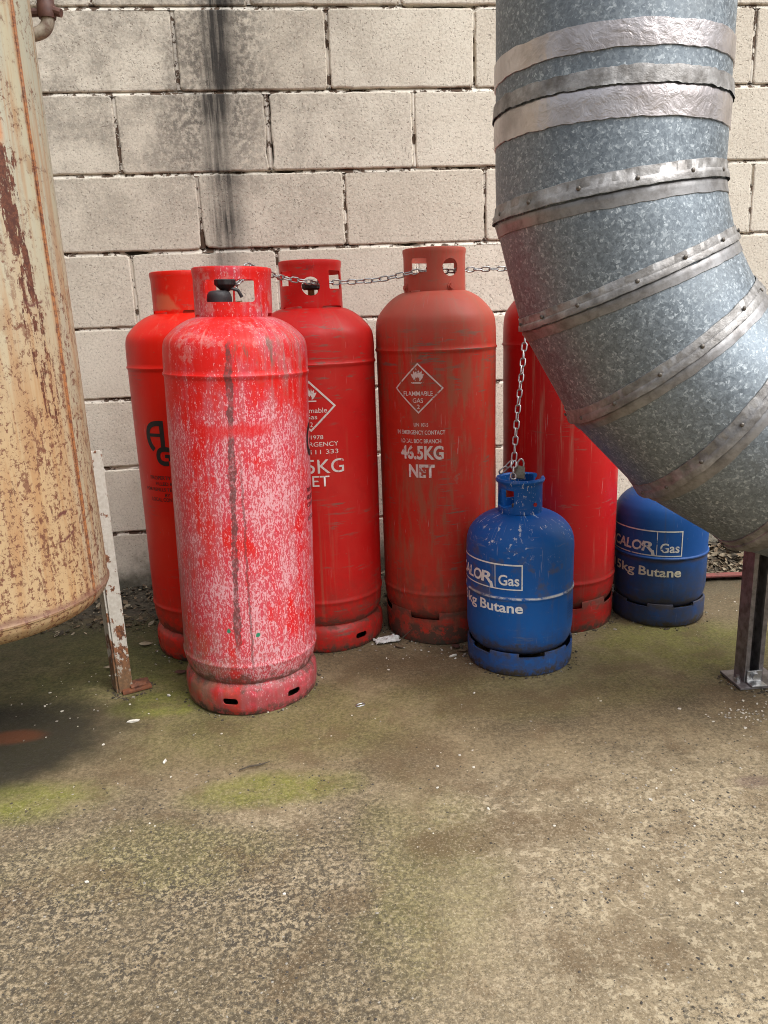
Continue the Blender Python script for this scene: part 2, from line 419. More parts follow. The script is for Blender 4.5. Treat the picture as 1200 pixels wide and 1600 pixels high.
m_blue = mat_paint('blue_paint', (.003, .088, .34), (.014, .13, .40), .139, 3.3, fade=.35, scuff=.3, scuffcol=(.2, .2, .2), streak=.25, streakcol=(.06, .085, .13), grime=.08, groove=.066, extra=x_blue(.207), tick=.5, rough=.45)
def x_dusty(g, col, s, z, v):
    b = g.mul(g.bump_at(z, .198, .006, .006), g.ss(g.noise(g.sc(v, 12, 1, 40), 1, 4), .3, .5)); col = g.mix(g.mul(b, .75), col, (.055, .043, .033))
    low = g.mul(g.ss(z, .21, .16), g.ss(g.noise(v, 20, 5, .65), .25, .6)); return g.mix(g.mul(low, .55), col, (.025, .035, .05))
m_blue2 = mat_paint('dull_blue_paint', (.004, .062, .24), (.018, .085, .25), .132, 8.3, fade=.4, scuff=.2, scuffcol=(.15, .15, .15), streak=.4, streakcol=(.05, .06, .08), grime=.12, groove=.07, tick=.4, rough=.5, extra=x_dusty, ringdirt=.35)
m_brass = mat_simple('old_brass', (.34, .24, .10), .45, .8, .4, 90)
m_black = mat_simple('black_plastic', (.02, .02, .022), .5, 0, .3)
m_blackpaint = mat_lettering('black_lettering', (.012, .012, .012), RC, .36, 2)
m_white = mat_lettering('white_lettering', (.74, .66, .62), RC, .435, 1)
m_whiteworn = mat_lettering('worn_white_lettering', (.74, .60, .56), RC, .45, 6.4)
m_whiteb = mat_lettering('white_lettering_on_blue', (.78, .78, .76), .139, .40, 3)
m_whiteb2 = mat_lettering('dusty_lettering_on_blue', (.62, .62, .57), .132, .425, 5)
m_cream = mat_lettering('yellowed_lettering_on_blue', (.62, .58, .44), .132, .43, 9)
m_redtext = mat_simple('embossed_red', (.36, .012, .01), .5, 0, .2)
m_steel = mat_simple('zinc_steel', (.50, .50, .50), .38, .9, .35, 120)
m_grit = mat_simple('grey_pebble', (.33, .30, .25), .8, 0, .5, 90)

# wall ---------------------------------------------------------------
def mat_wall(name, mortar=False):
    g = G(name); x, y, z = g.xyz(); P = g.co
    n1 = g.noise(P, 1.7, 5, .6); n2 = g.noise(P, 7, 6, .65); n3 = g.noise(P, 55, 5, .7); n4 = g.noise(P, 150, 3, .65)
    col = g.mix(g.ss(n2, .3, .7), (.745, .685, .575), (.64, .575, .475))
    col = g.mix(g.mul(g.ss(n1, .45, .75), .4), col, (.64, .58, .49))
    if not mortar:
        at = g.t.nodes.new('ShaderNodeAttribute'); at.attribute_name = 'tone'
        col = g.mix(at.outputs['Fac'], col, (.50, .43, .34))
    # mould bloom on the upper left
    mg = g.mul(g.mul(g.ss(x, .5, -.3), g.ss(z, 1.0, 1.5)), g.ss(n2, .38, .62))
    mg = g.mul(mg, g.add(.35, g.mul(g.ss(n3, .35, .6), .65)))
    col = g.mix(g.mul(mg, .6), col, (.17, .155, .135))
    # pores: small dark pits of the painted block face
    pit = g.ss(g.noise(P, 170, 2, .5), .36, .30)
    pit2 = g.mul(g.ss(g.noise(P, 120, 3, .6), .36, .29), .8)
    pits = g.mx(pit, pit2)
    if not mortar:
        col = g.mix(g.mul(g.ss(n4, .5, .36), .30), col, (.30, .25, .20))
        col = g.mix(g.mul(g.ss(n4, .54, .66), .34), col, (.80, .74, .64))
        col = g.mix(g.mul(pits, .55), col, (.20, .16, .125))
    # soot run
    rown = g.math('FLOOR', g.math('DIVIDE', g.sub(1.7933, z), .225)); rsh = g.mul(g.math('SINE', g.mul(rown, 4.1)), .014)
    xs = g.sub(g.sub(x, rsh), g.add(-.19, g.mul(g.sub(z, 1.762), .053)))
    stv = g.noise(g.vec(g.mul(x, 75), 0.0, g.mul(z, 4)), 1, 4, .6)
    core = g.mul(g.ss(g.math('ABSOLUTE', g.add(xs, g.mul(g.sub(stv, .5), .04))), .09, .0), g.ss(z, .88, 1.2))
    halo = g.mul(g.ss(g.math('ABSOLUTE', g.add(xs, g.mul(g.sub(n2, .5), .16))), .20, .03), g.ss(z, 1.2, 1.5))
    upm = g.add(.8, g.mul(g.ss(z, 1.25, 1.62), .2)); upm = g.mul(upm, g.add(.72, g.mul(g.ss(g.noise(g.vec(0.0, rown, g.mul(z, 6)), 1, 3), .35, .6), .28)))
    soot = g.mx(g.mul(g.mul(core, upm), g.add(.62, g.mul(g.ss(stv, .35, .62), .38))), g.mul(halo, g.mul(g.ss(n3, .36, .6), .55)))
    col = g.mix(g.math('MINIMUM', g.mul(soot, 1.25), .95), col, (.03, .028, .027))
    # damp dirty foot of the wall
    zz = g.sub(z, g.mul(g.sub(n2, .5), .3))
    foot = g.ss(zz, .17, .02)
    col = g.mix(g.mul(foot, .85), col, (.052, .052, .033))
    if mortar:
        e = g.noise(P, 38, 6, .7); e2 = g.noise(P, 9, 3)
        br = g.ss(g.add(g.mul(e, .6), g.mul(e2, .4)), .508, .53)
        col = g.mix(br, g.mix(.6, col, (.80, .75, .66)), (.115, .078, .055))
        h = g.sub(g.mul(g.noise(P, 90, 4), .8), g.mul(br, .9))
        return g.done(col, .9, 0, g.bump(h, .7, .004), None, .2)
    h = g.sub(g.add(g.mul(n3, .5), g.mul(n4, .5)), g.mul(pits, 1.0))
    return g.done(col, .88, 0, g.bump(h, .6, .0035), None, .25)
m_wall = mat_wall('painted_block'); m_mortar = mat_wall('flaking_mortar', True)

# ground -------------------------------------------------------------
def mat_ground():
    g = G('stained_concrete'); x, y, z = g.xyz(); P = g.vec(x, y, 0.0)
    n0 = g.noise(P, 1.6, 4, .55); n1 = g.noise(P, 4.5, 6, .62); n2 = g.noise(P, 20, 7, .68); n3 = g.noise(P, 95, 5, .78); n4 = g.noise(P, 210, 3, .75)
    n5 = g.noise(g.sc(P, 1, 1, 1, (5, 3, 0)), 115, 4, .75)
    mixv = g.add(g.add(g.mul(n1, .34), g.mul(n2, .20)), g.mul(n3, .46))
    col = g.ramp(mixv, [(.38, (.066, .051, .030)), (.46, (.150, .116, .068)), (.54, (.250, .197, .120)), (.62, (.38, .31, .205))])
    # smooth damp zone in front of the bottles
    damp = g.mul(g.ss(g.add(y, g.mul(g.sub(n1, .5), .5)), -1.3, -1.05), .75)
    dcol = g.ramp(g.add(g.mul(n1, .5), g.mul(n3, .5)), [(.38, (.055, .039, .019)), (.5, (.130, .095, .049)), (.62, (.23, .175, .096))])
    col = g.mix(damp, col, dcol)
    def blob(cx, cy, rx, ry, wob=.5, a_=1.1, b_=.45):
        q = g.math('SQRT', g.add(g.math('POWER', g.math('DIVIDE', g.sub(x, cx), rx), 2.0), g.math('POWER', g.math('DIVIDE', g.sub(y, cy), ry), 2.0)))
        q = g.add(q, g.mul(g.sub(n1, .5), wob*2))
        return g.ss(q, a_, b_)
    # algae
    gr = None
    for a in ((-.40, -.82, .18, .09, .5, 1.0), (-.66, -1.18, .24, .09, .6, 1.0), (-.12, -1.22, .20, .08, .6, .95), (1.0, -.74, .40, .20, .5, .8), (.16, -1.50, .14, .30, .7, .45), (-.5, -.55, .35, .30, .5, .95), (-.9, -.9, .5, .3, .5, .5), (-.1, -.95, .5, .22, .7, .35), (.55, -.9, .5, .15, .6, .3), (-.3, -1.4, .3, .12, .7, .4)):
        b = g.mul(blob(*a[:5]), a[5]); gr = b if gr is None else g.mx(gr, b)
    gr = g.mul(gr, g.add(.45, g.mul(g.ss(n2, .32, .62), .55)))
    gcol = g.ramp(n3, [(.3, (.085, .085, .018)), (.5, (.16, .158, .033)), (.7, (.235, .23, .06))])
    col = g.mix(gr, col, gcol)
    # worn open texture: black pits front left
    wl = g.mul(g.ss(g.add(y, g.mul(g.sub(n1, .5), .7)), -1.12, -1.45), g.ss(g.add(x, g.mul(g.sub(n1, .5), .5)), .42, -.1))
    pv = g.add(g.mul(n3, .5), g.mul(n5, .5))
    gate = g.ss(g.add(g.mul(n1, .6), g.mul(n2, .4)), .40, .56)
    dk = g.mul(g.mul(g.ss(pv, .522, .472), wl), g.add(.3, g.mul(gate, .7)))
    col = g.mix(g.mul(dk, .85), col, (.042, .036, .029))
    lt = g.mul(g.ss(pv, .53, .6), wl); col = g.mix(g.mul(lt, .45), col, (.36, .28, .19))
    sand = g.mul(g.ss(g.add(x, g.mul(g.sub(n1, .5), .5)), .0, .25), g.ss(g.add(y, g.mul(g.sub(n1, .5), .4)), -1.2, -1.55)); col = g.mix(g.mul(sand, .25), col, (.34, .27, .175))
    # lichen flakes front right, dark pits between
    wr = g.mul(g.ss(g.add(y, g.mul(g.sub(n1, .5), .5)), -1.15, -1.42), g.ss(g.add(x, g.mul(g.sub(n0, .5), .6)), .1, .38))
    n6 = g.noise(g.sc(P, 1, 1, 1, (9, 1, 0)), 62, 4, .6, .4)
    fl = g.mul(g.ss(n6, .52, .585), g.mul(wr, g.ss(n2, .38, .52)))
    col = g.mix(g.mul(fl, .6), col, (.45, .375, .25))
    dp = g.mul(g.ss(pv, .49, .44), g.mul(wr, g.ss(n1, .47, .57)))
    col = g.mix(g.mul(dp, .7), col, (.06, .052, .04))
    # rust stain
    rs2 = blob(.82, -1.345, .05, .025, .3); col = g.mix(g.mul(rs2, .5), col, (.12, .075, .065))
    # dirt in front of the wall, with contact shade painted into the colour
    dirt_shade = g.ss(g.add(y, g.mul(g.sub(n1, .5), .3)), -.62, -.22); col = g.mix(g.mul(dirt_shade, .8), col, (.05, .043, .027))
    # brown patches
    bp = g.mul(g.mul(g.ss(g.noise(g.sc(P, 1, 1, 1, (2, 8, 0)), 8, 6, .65), .50, .64), g.ss(n3, .3, .55)), .55); col = g.mix(bp, col, (.105, .066, .032))
    for a in ((.20, -1.17, .13, .13), (.45, -.95, .28, .07), (.30, -.75, .22, .12), (.33, -1.42, .25, .05)):
        b = g.mul(blob(*a, .8), g.add(.35, g.mul(g.ss(n2, .35, .62), .65))); col = g.mix(g.mul(b, .62), col, (.105, .068, .033))
    # sand-sized speckle
    col = g.mix(g.mul(g.ss(n4, .54, .66), g.add(.22, g.mul(g.ss(y, -1.1, -1.5), .28))), col, (.46, .39, .28))
    col = g.mix(g.mul(g.ss(n4, .46, .35), g.add(.30, g.mul(g.ss(y, -1.1, -1.5), .25))), col, (.045, .036, .024))
    vd = g.voro(P, 75); wht = g.mul(g.ss(vd[0], .15, .07), g.ss(g.xyz(vd[1])[0], .955, .97))
    col = g.mix(g.mul(wht, .7), col, (.50, .45, .35))
    moss_shade = g.mul(blob(-.80, -.55, .50, .33, .5, 1.15, .6), g.add(.6, g.mul(g.ss(n2, .35, .6), .4))); col = g.mix(g.mul(moss_shade, .85), col, g.mix(g.ss(n3, .4, .6), (.024, .026, .009), (.062, .062, .022)))  # dark moss behind the tank, with occlusion shade painted into its colour
    gm = g.mul(g.mx(blob(-.74, -.94, .34, .22, .5, 1.15, .5), blob(-.85, -1.05, .32, .18, .5, 1.1, .5)), g.add(.8, g.mul(g.ss(n3, .35, .6), .2)))  # black grime below the tank, deepened by the tank's painted shadow
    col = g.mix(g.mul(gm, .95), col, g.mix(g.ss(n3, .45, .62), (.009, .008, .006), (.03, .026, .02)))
    rs = blob(-.72, -.92, .09, .035, .4); col = g.mix(g.mul(rs, .7), col, (.12, .035, .012))
    h = g.add(g.add(g.mul(n3, .8), g.mul(n4, .5)), g.sub(g.mul(n5, .5), g.mul(dk, 1.2)))
    ro = g.sub(.86, g.mul(damp, .2))
    return g.done(col, ro, 0, g.bump(h, .45, .005), None, .3)
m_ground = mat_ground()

# galvanised duct ----------------------------------------------------
def mat_galv():
    g = G('spangled_galvanised_steel'); P = g.co
    Pd = g.sc(P, 1, 1, 1)
    w = g.t.nodes.new('ShaderNodeVectorMath'); w.operation = 'ADD'
    nn = g.t.nodes.new('ShaderNodeTexNoise'); g.t.links.new(P, nn.inputs['Vector']); nn.inputs['Scale'].default_value = 90; nn.inputs['Detail'].default_value = 3
    sc_ = g.t.nodes.new('ShaderNodeVectorMath'); sc_.operation = 'SCALE'; g.t.links.new(nn.outputs['Color'], sc_.inputs[0]); sc_.inputs['Scale'].default_value = .012
    g.t.links.new(P, w.inputs[0]); g.t.links.new(sc_.outputs[0], w.inputs[1])
    v1 = g.voro(w.outputs[0], 185); v2 = g.voro(w.outputs[0], 330)
    r1 = g.xyz(v1[1])[0]; r2_ = g.xyz(v2[1])[1]
    n1 = g.noise(P, 3.5, 5, .6); n2 = g.noise(P, 30, 5, .6)
    sp = g.add(g.add(g.mul(r1, .5), g.mul(r2_, .32)), g.mul(n2, .18))
    col = g.ramp(sp, [(.1, (.150, .176, .200)), (.45, (.215, .25, .28)), (.68, (.285, .325, .355)), (.9, (.54, .59, .62))])
    col = g.mix(g.mul(g.ss(n1, .5, .72), .4), col, (.22, .235, .24))
    # one long dirty smear and small tar spots
    ro = g.add(g.add(.42, g.mul(r1, .18)), g.mul(n1, .12))
    h = g.add(g.mul(r1, .15), g.mul(n1, 1.0))
    return g.done(col, ro, .82, g.bump(h, .12, .002))
def mat_foil():
    g = G('crumpled_foil_tape'); P = g.co
    n = g.noise(P, 45, 4, .6, .8); n2 = g.noise(P, 12, 4)
    col = g.mix(g.ss(n2, .4, .7), (.62, .575, .57), (.42, .38, .37))
    col = g.mix(g.mul(g.ss(g.noise(P, 30, 5, .7), .55, .7), .4), col, (.30, .27, .25))
    h = g.add(n, g.math('ABSOLUTE', g.sub(g.noise(P, 26, 3, .6, 1.2), .5)))
    return g.done(col, g.add(.2, g.mul(n2, .3)), .9, g.bump(h, .4, .004))
def mat_band():
    g = G('grimy_sealed_joint'); P = g.co
    n = g.noise(P, 28, 6, .65); n2 = g.noise(P, 110, 4)
    col = g.ramp(n, [(.3, (.14, .13, .12)), (.48, (.25, .24, .23)), (.62, (.36, .35, .34)), (.75, (.52, .51, .50))])
    return g.done(col, g.add(.42, g.mul(n2, .2)), .65, g.bump(g.add(n, g.mul(n2, .4)), .5, .004))
m_galv, m_foil, m_band = mat_galv(), mat_foil(), mat_band()
m_foil2 = mat_simple('dull_sealing_strip', (.33, .325, .325), .5, .8, .5, 35, (.19, .18, .175), .35)
m_rivet = mat_simple('dirty_rivet', (.17, .15, .13), .5, .6, .5, 200)

# tank ---------------------------------------------------------------
def mat_tank():
    g = G('rusting_pale_green_paint'); s, z = g.cyl(.27); v = g.vec(s, 0.0, z); P = g.co
    n1 = g.noise(P, 4, 5, .6); n2 = g.noise(P, 18, 6, .65); n3 = g.noise(P, 105, 6, .78)
    stv = g.noise(g.sc(v, 34, 1, 2.2), 1, 5, .62); stw = g.noise(g.sc(v, 12, 1, 1.0, (3, 0, 1)), 1, 4, .6)
    # pale grey-green going ochre towards the bottom
    col = g.mix(g.ss(stw, .4, .65), (.37, .36, .28), (.41, .365, .25))
    och = g.ss(g.add(z, g.mul(g.sub(stw, .5), 1.2)), 1.15, .62)
    right = g.ss(s, .40, .31)
    col = g.mix(g.mul(och, g.add(.2, g.mul(right, .55))), col, (.43, .265, .115))
    col = g.mix(g.mul(g.ss(stv, .46, .62), .6), col, (.34, .175, .07))
    col = g.mix(g.mul(g.mul(g.ss(n2, .5, .66), g.ss(stw, .42, .6)), .6), col, (.27, .14, .055))
    br = g.mul(g.ss(g.noise(g.sc(v, 14, 1, 3.2, (9, 0, 3)), 1, 5, .62), .52, .68), g.ss(z, 1.3, .6)); col = g.mix(g.mul(br, .5), col, (.33, .14, .045))
    # rust pinholes
    ph = g.mul(g.ss(n3, .535, .575), g.ss(g.add(n2, g.mul(g.ss(z, 1.0, .4), .15)), .46, .58))
    col = g.mix(g.mul(ph, .85), col, (.13, .045, .022))
    # solid rust scabs running down the left face
    drift = g.sub(s, g.add(.284, g.mul(g.ss(z, 1.16, .75), .028)))
    zone = g.mul(g.bump_at(drift, .002, .016, .026), g.mul(g.ss(z, .62, .9), g.ss(z, 1.24, 1.21)))
    core = g.mul(g.bump_at(drift, -.003, .010, .012), g.mul(g.ss(z, 1.02, 1.12), g.ss(z, 1.225, 1.21)))
    sv = g.add(g.mul(g.noise(g.sc(v, 60, 1, 11, (1, 0, 4)), 1, 6, .72), .65), g.mul(g.noise(g.sc(v, 1, 1, .5), 60, 5, .75), .35))
    scab = g.ss(g.add(sv, g.add(g.mul(zone, .085), g.mul(core, .075))), .565, .585)
    scab = g.mul(scab, g.mx(zone, g.mul(g.ss(z, 1.1, .6), .25)))
    col = g.mix(g.ss(scab, .12, .3), col, g.mix(g.ss(n3, .4, .62), (.065, .020, .012), (.14, .045, .022)))
    low = g.mul(g.ss(g.add(g.mul(g.noise(g.sc(v, 40, 1, 7, (6, 0, 2)), 1, 6, .72), .6), g.mul(n3, .4)), .53, .56), g.ss(z, 1.3, .75))
    col = g.mix(g.mul(low, .8), col, (.14, .05, .026))
    for zc, wv in ((.955, .0025), (.545, .004), (.50, .003)):
        ln = g.mul(g.bump_at(z, g.add(zc, g.mul(g.sub(g.noise(v, 16, 4), .5), .05)), wv, .003), g.mul(g.ss(s, .275, .285), g.ss(s, .335, .325)))
        col = g.mix(g.mul(ln, g.ss(g.noise(v, 80, 4), .38, .5)), col, (.12, .04, .03))
    # rust along the weld line
    wl = g.bump_at(s, g.add(.366, g.mul(g.sub(g.noise(g.vec(0.0, 0.0, z), 9, 5, .7), .5), .012)), .006, .005)
    col = g.mix(g.mul(wl, g.ss(g.noise(v, 60, 5), .28, .42)), col, g.mix(g.ss(n3, .42, .6), (.34, .13, .04), (.13, .04, .02)))
    bs = g.bump_at(z, g.add(.361, g.mul(g.sub(n2, .5), .03)), .006, .008)
    col = g.mix(g.mul(bs, .8), col, (.13, .055, .035))
    op = g.mul(g.bump_at(s, .28, .012, .008), g.bump_at(z, 1.245, .02, .012)); col = g.mix(g.mul(op, .75), col, (.50, .18, .05))
    h = g.add(g.mul(n2, .5), g.add(g.mul(scab, -.8), g.mul(ph, -.5)))
    return g.done(col, g.add(.5, g.mul(n2, .25)), 0, g.bump(h, .3, .003))
m_tank = mat_tank()
def mat_leg():
    g = G('flaking_white_paint_on_rust'); x, y, z = g.xyz(); P = g.co
    n = g.noise(g.sc(P, 1, 1, .6), 40, 6, .7); n2 = g.noise(P, 120, 4)
    edge = g.ss(z, .22, .02)
    f = g.ss(g.add(n, g.mul(edge, .16)), .575, .60)
    col = g.mix(g.ss(n2, .3, .7), (.56, .53, .47), (.46, .42, .36))
    col = g.mix(f, col, g.mix(g.ss(n2, .4, .62), (.24, .095, .04), (.10, .04, .022)))
    col = g.mix(g.mul(g.ss(z, .12, .03), .6), col, (.17, .11, .055))
    return g.done(col, .7, 0, g.bump(g.add(n2, f), .3, .002))
m_leg = mat_leg()
m_rust = mat_simple('rust', (.20, .07, .03), .75, 0, .6, 45, (.08, .032, .02), .5)
m_brown = mat_simple('brown_painted_iron', (.075, .032, .025), .6, 0, .5, 60, (.12, .05, .035), .3)
m_post = mat_simple('dull_grey_steel', (.27, .25, .25), .5, .6, .35, 40, (.13, .115, .11), .2)
m_strip = mat_simple('faded_red_steel', (.22, .055, .05), .6, 0, .5, 40, (.12, .05, .04), .3)
m_litter = mat_simple('dead_leaf', (.16, .11, .06), .8, 0, .5, 25, (.07, .05, .032), .3)
m_litter2 = mat_simple('pale_dead_leaf', (.30, .25, .17), .8, 0, .5, 25, (.14, .11, .07), .3)
m_litter3 = mat_simple('dark_humus', (.035, .028, .018), .9, 0, .5, 35, (.07, .055, .035), .6)
m_chip = mat_simple('white_chip', (.62, .58, .50), .8, 0, .3, 90)
m_tissue = mat_simple('dirty_white_tissue', (.70, .69, .66), .85, 0, .25, 40, (.50, .48, .44), .4)
m_twig = mat_simple('twig_bark', (.06, .045, .03), .8, 0, .4, 70)
m_redleaf = mat_simple('reddish_leaf', (.14, .06, .045), .8, 0, .4, 50)

# ------------------------------------------------------------------ setting: ground sheet
def ground_h(x, y):
    f = max(0, min(1, (y+3.0)/.6))
    h = noise.fractal(Vector((x*3, y*3, 1.3)), .6, 2, 5)*.0035 + noise.noise(Vector((x*14, y*14, 4)))*.0012
    return h*f*(1 if -2.2 < x < 2.4 else 0) - .001
def axis(lo, hi, step, far):
    a = [lo+i*step for i in range(int((hi-lo)/step)+1)]
    o = []; d = step; p = lo
    while p > -far: d *= 1.5; p -= d; o.insert(0, p)
    d = step; p = a[-1]; q = []
    while p < far: d *= 1.5; p += d; q.append(p)
    return o+a+q
xs = axis(-1.4, 1.9, .012, 60)
ys = [y for y in axis(-2.3, .03, .012, 60) if y < .08]
bm = bmesh.new()
rows = [[bm.verts.new((x, y, ground_h(x, y))) for x in xs] for y in ys]
grid_faces(bm, rows, False)
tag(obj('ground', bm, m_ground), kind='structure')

# ------------------------------------------------------------------ the block wall
wall = thing('block_wall', 'long cream painted concrete block wall with flaking joints and a black soot run', 'wall', (0, 0, 0))
J0 = 1.7933; off = {0: -.3196, 1: -.5142, 2: -.2907, 3: -.5145, -1: -.545}
FLAT = []; TONES = []; bmB = bmesh.new(); TONE = bmB.faces.layers.float.new('tone'); bmM = bmesh.new()
XL, XR = -4.5, 6.0
def nz(x, z, s, k=0): return noise.noise(Vector((x*s, z*s, k)))
for r in range(-6, 8):
    zt, zb_ = J0-.225*r, J0-.225*(r+1)
    o = off.get(r, (-.32 if r % 2 == 0 else -.52) + .012*math.sin(r*3.1))
    k0 = int((XL-o)/.45)-1
    xx = o+.45*k0
    while xx < XR:
        jit = random.uniform(-.002, .002)
        gx = random.uniform(.003, .0062); gz = random.uniform(.0038, .0062); gt = random.uniform(.004, .0066)
        x0, x1, z0, z1 = xx+gx+jit, xx+.45-gx, zb_+gz, zt-gt
        yo = random.uniform(-.0025, .0025)
        near = -1.2 < xx < 2.2
        st = .009 if near else .06
        pts = []
        def seg_(ax, az, bx, bz):
            n = max(2, int(math.hypot(bx-ax, bz-az)/st))
            for i in range(n): pts.append((ax+(bx-ax)*i/n, az+(bz-az)*i/n))
        c = .007
        seg_(x0+c, z0, x1-c, z0); seg_(x1-c, z0, x1, z0+c); seg_(x1, z0+c, x1, z1-c); seg_(x1, z1-c, x1-c, z1)
        seg_(x1-c, z1, x0+c, z1); seg_(x0+c, z1, x0, z1-c); seg_(x0, z1-c, x0, z0+c); seg_(x0, z0+c, x0+c, z0)
        cx, cz = (x0+x1)/2, (z0+z1)/2
        rings = []; f0 = len(bmB.faces)
        for inset, yy in ((-.0004, .016), (0., .0035), (.0012, .0012), (.004, 0.)):
            ring = []
            for px, pz in pts:
                d = nz(px, pz, 60, 1)*.0014 + nz(px, pz, 20, 2)*.0016
                big = nz(px, pz, 9, 5)
                if big > .38: d -= (big-.38)*.016
                vx, vz = px-cx, pz-cz
                q = d-inset
                ring.append(bmB.verts.new((cx+vx*(1+q/((x1-x0)/2)), yy+yo*(yy < .01), cz+vz*(1+q/((z1-z0)/2)))))
            rings.append(ring)
        grid_faces(bmB, rings, True)
        cv = bmB.verts.new((cx, yo, cz)); rr = rings[-1]; tone = max(0., random.gauss(.12, .16))
        for q in range(len(rr)): bmB.faces.new((rr[q], rr[(q+1) % len(rr)], cv)); FLAT.append(len(bmB.faces)-1)
        TONES.append((f0, len(bmB.faces), min(tone, .5))); xx += .45
    # bed joint: deep at the top, struck flush at the bottom
    step = .012; n = int((XR-XL)/step)
    zj = zb_
    rw = [[], [], [], []]
    for i in range(n+1):
        x = XL+i*step
        a = nz(x, zj, 25, 3); b = nz(x, zj, 7, 6)
        gap = max(0, b-.22)*.05
        for q, (dz, yy) in enumerate(((.0075, .013), (.0035+.001*a, .0095+gap), (-.0015+.002*a, .0042+.002*a+gap), (-.0075, .0022+.0015*b+gap))):
            rw[q].append(bmM.verts.new((x, yy, zj+dz)))
    grid_faces(bmM, rw, False)
    # perpends
    xx = o+.45*k0
    while xx < XR:
        m = 20; rw = [[], [], [], []]
        for i in range(m+1):
            z = zb_+.007+(zt-zb_-.014)*i/m
            a = nz(xx, z, 22, 8); b = nz(xx, z, 8, 9); gap = max(0, b-.1)*.035
            for q, (dx, yy) in enumerate(((-.0085, .010), (-.003, .0045+.0022*a+gap), (.003, .0045+.0022*a+gap), (.0085, .009))):
                rw[q].append(bmM.verts.new((xx+dx, yy, z)))
        grid_faces(bmM, rw, False); xx += .45
bmB.faces.ensure_lookup_table()
for a_, b_, t_ in TONES:
    for i in range(a_, b_): bmB.faces[i][TONE] = t_
o = obj('block_face', bmB, m_wall, wall, smooth=12)
for i in FLAT: o.data.polygons[i].use_smooth = False
obj('mortar_joint', bmM, m_mortar, wall, smooth=60)
bm = bmesh.new(); box(bm, ((XL+XR)/2, .12, 1.45), (XR-XL, .2, 3.3)); obj('wall_core', bm, m_litter3, wall, smooth=0)

# ------------------------------------------------------------------ tall gas cylinders
def tall_body(zs, zd, mat, root, low=.148):
    k = .163; ds = zs+.046; sc = (zd+.004-ds)/.103
    prof = [(.03, .045), (.10, .05), (.135, .062), (.153, .082), (.1605, .105), (k, low-.012)]
    prof = spline(prof, 4)
    prof += [(k+.0006, low-.005), (k+.0022, low-.002), (k+.0022, low+.002), (k+.0004, low+.005), (k, low+.012)]
    n = 14
    for i in range(1, n): prof.append((k, low+.012+(zs-.012-low-.012)*i/n))
    prof += [(k, zs-.012), (k+.0004, zs-.006), (k+.003, zs-.0028), (k+.0032, zs+.001), (k+.0008, zs+.004), (k+.0006, zs+.012)]
    dome = [(k, ds), (.1602, ds+.028*sc), (.1515, ds+.048*sc), (.129, ds+.075*sc), (.105, ds+.093*sc), (.080, ds+.103*sc), (.04, ds+.109*sc), (0.0, ds+.111*sc)]
    prof += spline(dome, 6)
    dn = dent_tall(len(mat.name))
    def dent(p, a):
        q = dn(p)
        f = Vector((p.x, p.y, 0)); return p+f.normalized()*q if f.length > .01 else p
    return obj('cylinder_body', lathe(prof, 112, fn=dent, cap=False), mat, root)
def foot_ring(kind, mat, root, h=.082, spin=0):
    if kind == 'slot':
        outer = [(.1555, 0.0), (.159, .003), (.1625, .02), (.1635, .04), (.1625, .058), (.158, .069), (.149, h-.004), (.140, h)]
        inner = [(.138, h-.003), (.147, h-.008), (.1545, .066), (.159, .056), (.160, .04), (.159, .02), (.1555, .005)]
        bm = lathe(outer+inner, 112, True)
        cu = [(spin+56.*i, .038, rrect(.037, .0165, .0075)) for i in range(6)]
    else:
        h = .094
        outer = [(.157, 0.0), (.1585, .003), (.160, .03), (.1605, .06), (.1605, h-.006), (.159, h-.001), (.157, h)]
        inner = [(.155, h-.001), (.1565, h-.006), (.1568, .05), (.1555, .004)]
        bm = lathe(outer+inner, 112, True)
        cu = [(spin+60.*i, h+.0, rrect(.083, .042, .004)) for i in range(6)]
    return obj('foot_ring', cut(bm, cu, .16, .6, 1.3), mat, root)
def shroud(R, z0, z1, cu, mat, root, name='valve_guard', t=.0042, lip=.006, taper=.0):
    R1 = R-taper
    outer = [(R-.0006, z0), (R, z0+.002), (R, z0+.02), (R1+.0, z1-.022), (R1+.0015, z1-.013), (R1+.0022, z1-.006), (R1+.001, z1-.0015), (R1-.003, z1)]
    inner = [(R1-.0075, z1-.0005), (R1-.0105, z1-.004), (R1-.0108, z1-.009), (R1-.008, z1-.0135), (R1-t, z1-.018), (R-t, z0+.02), (R-t, z0+.001)]
    bm = lathe(outer+inner, 112, True)
    if cu: bm = cut(bm, cu, R)
    return obj(name, bm, mat, root)
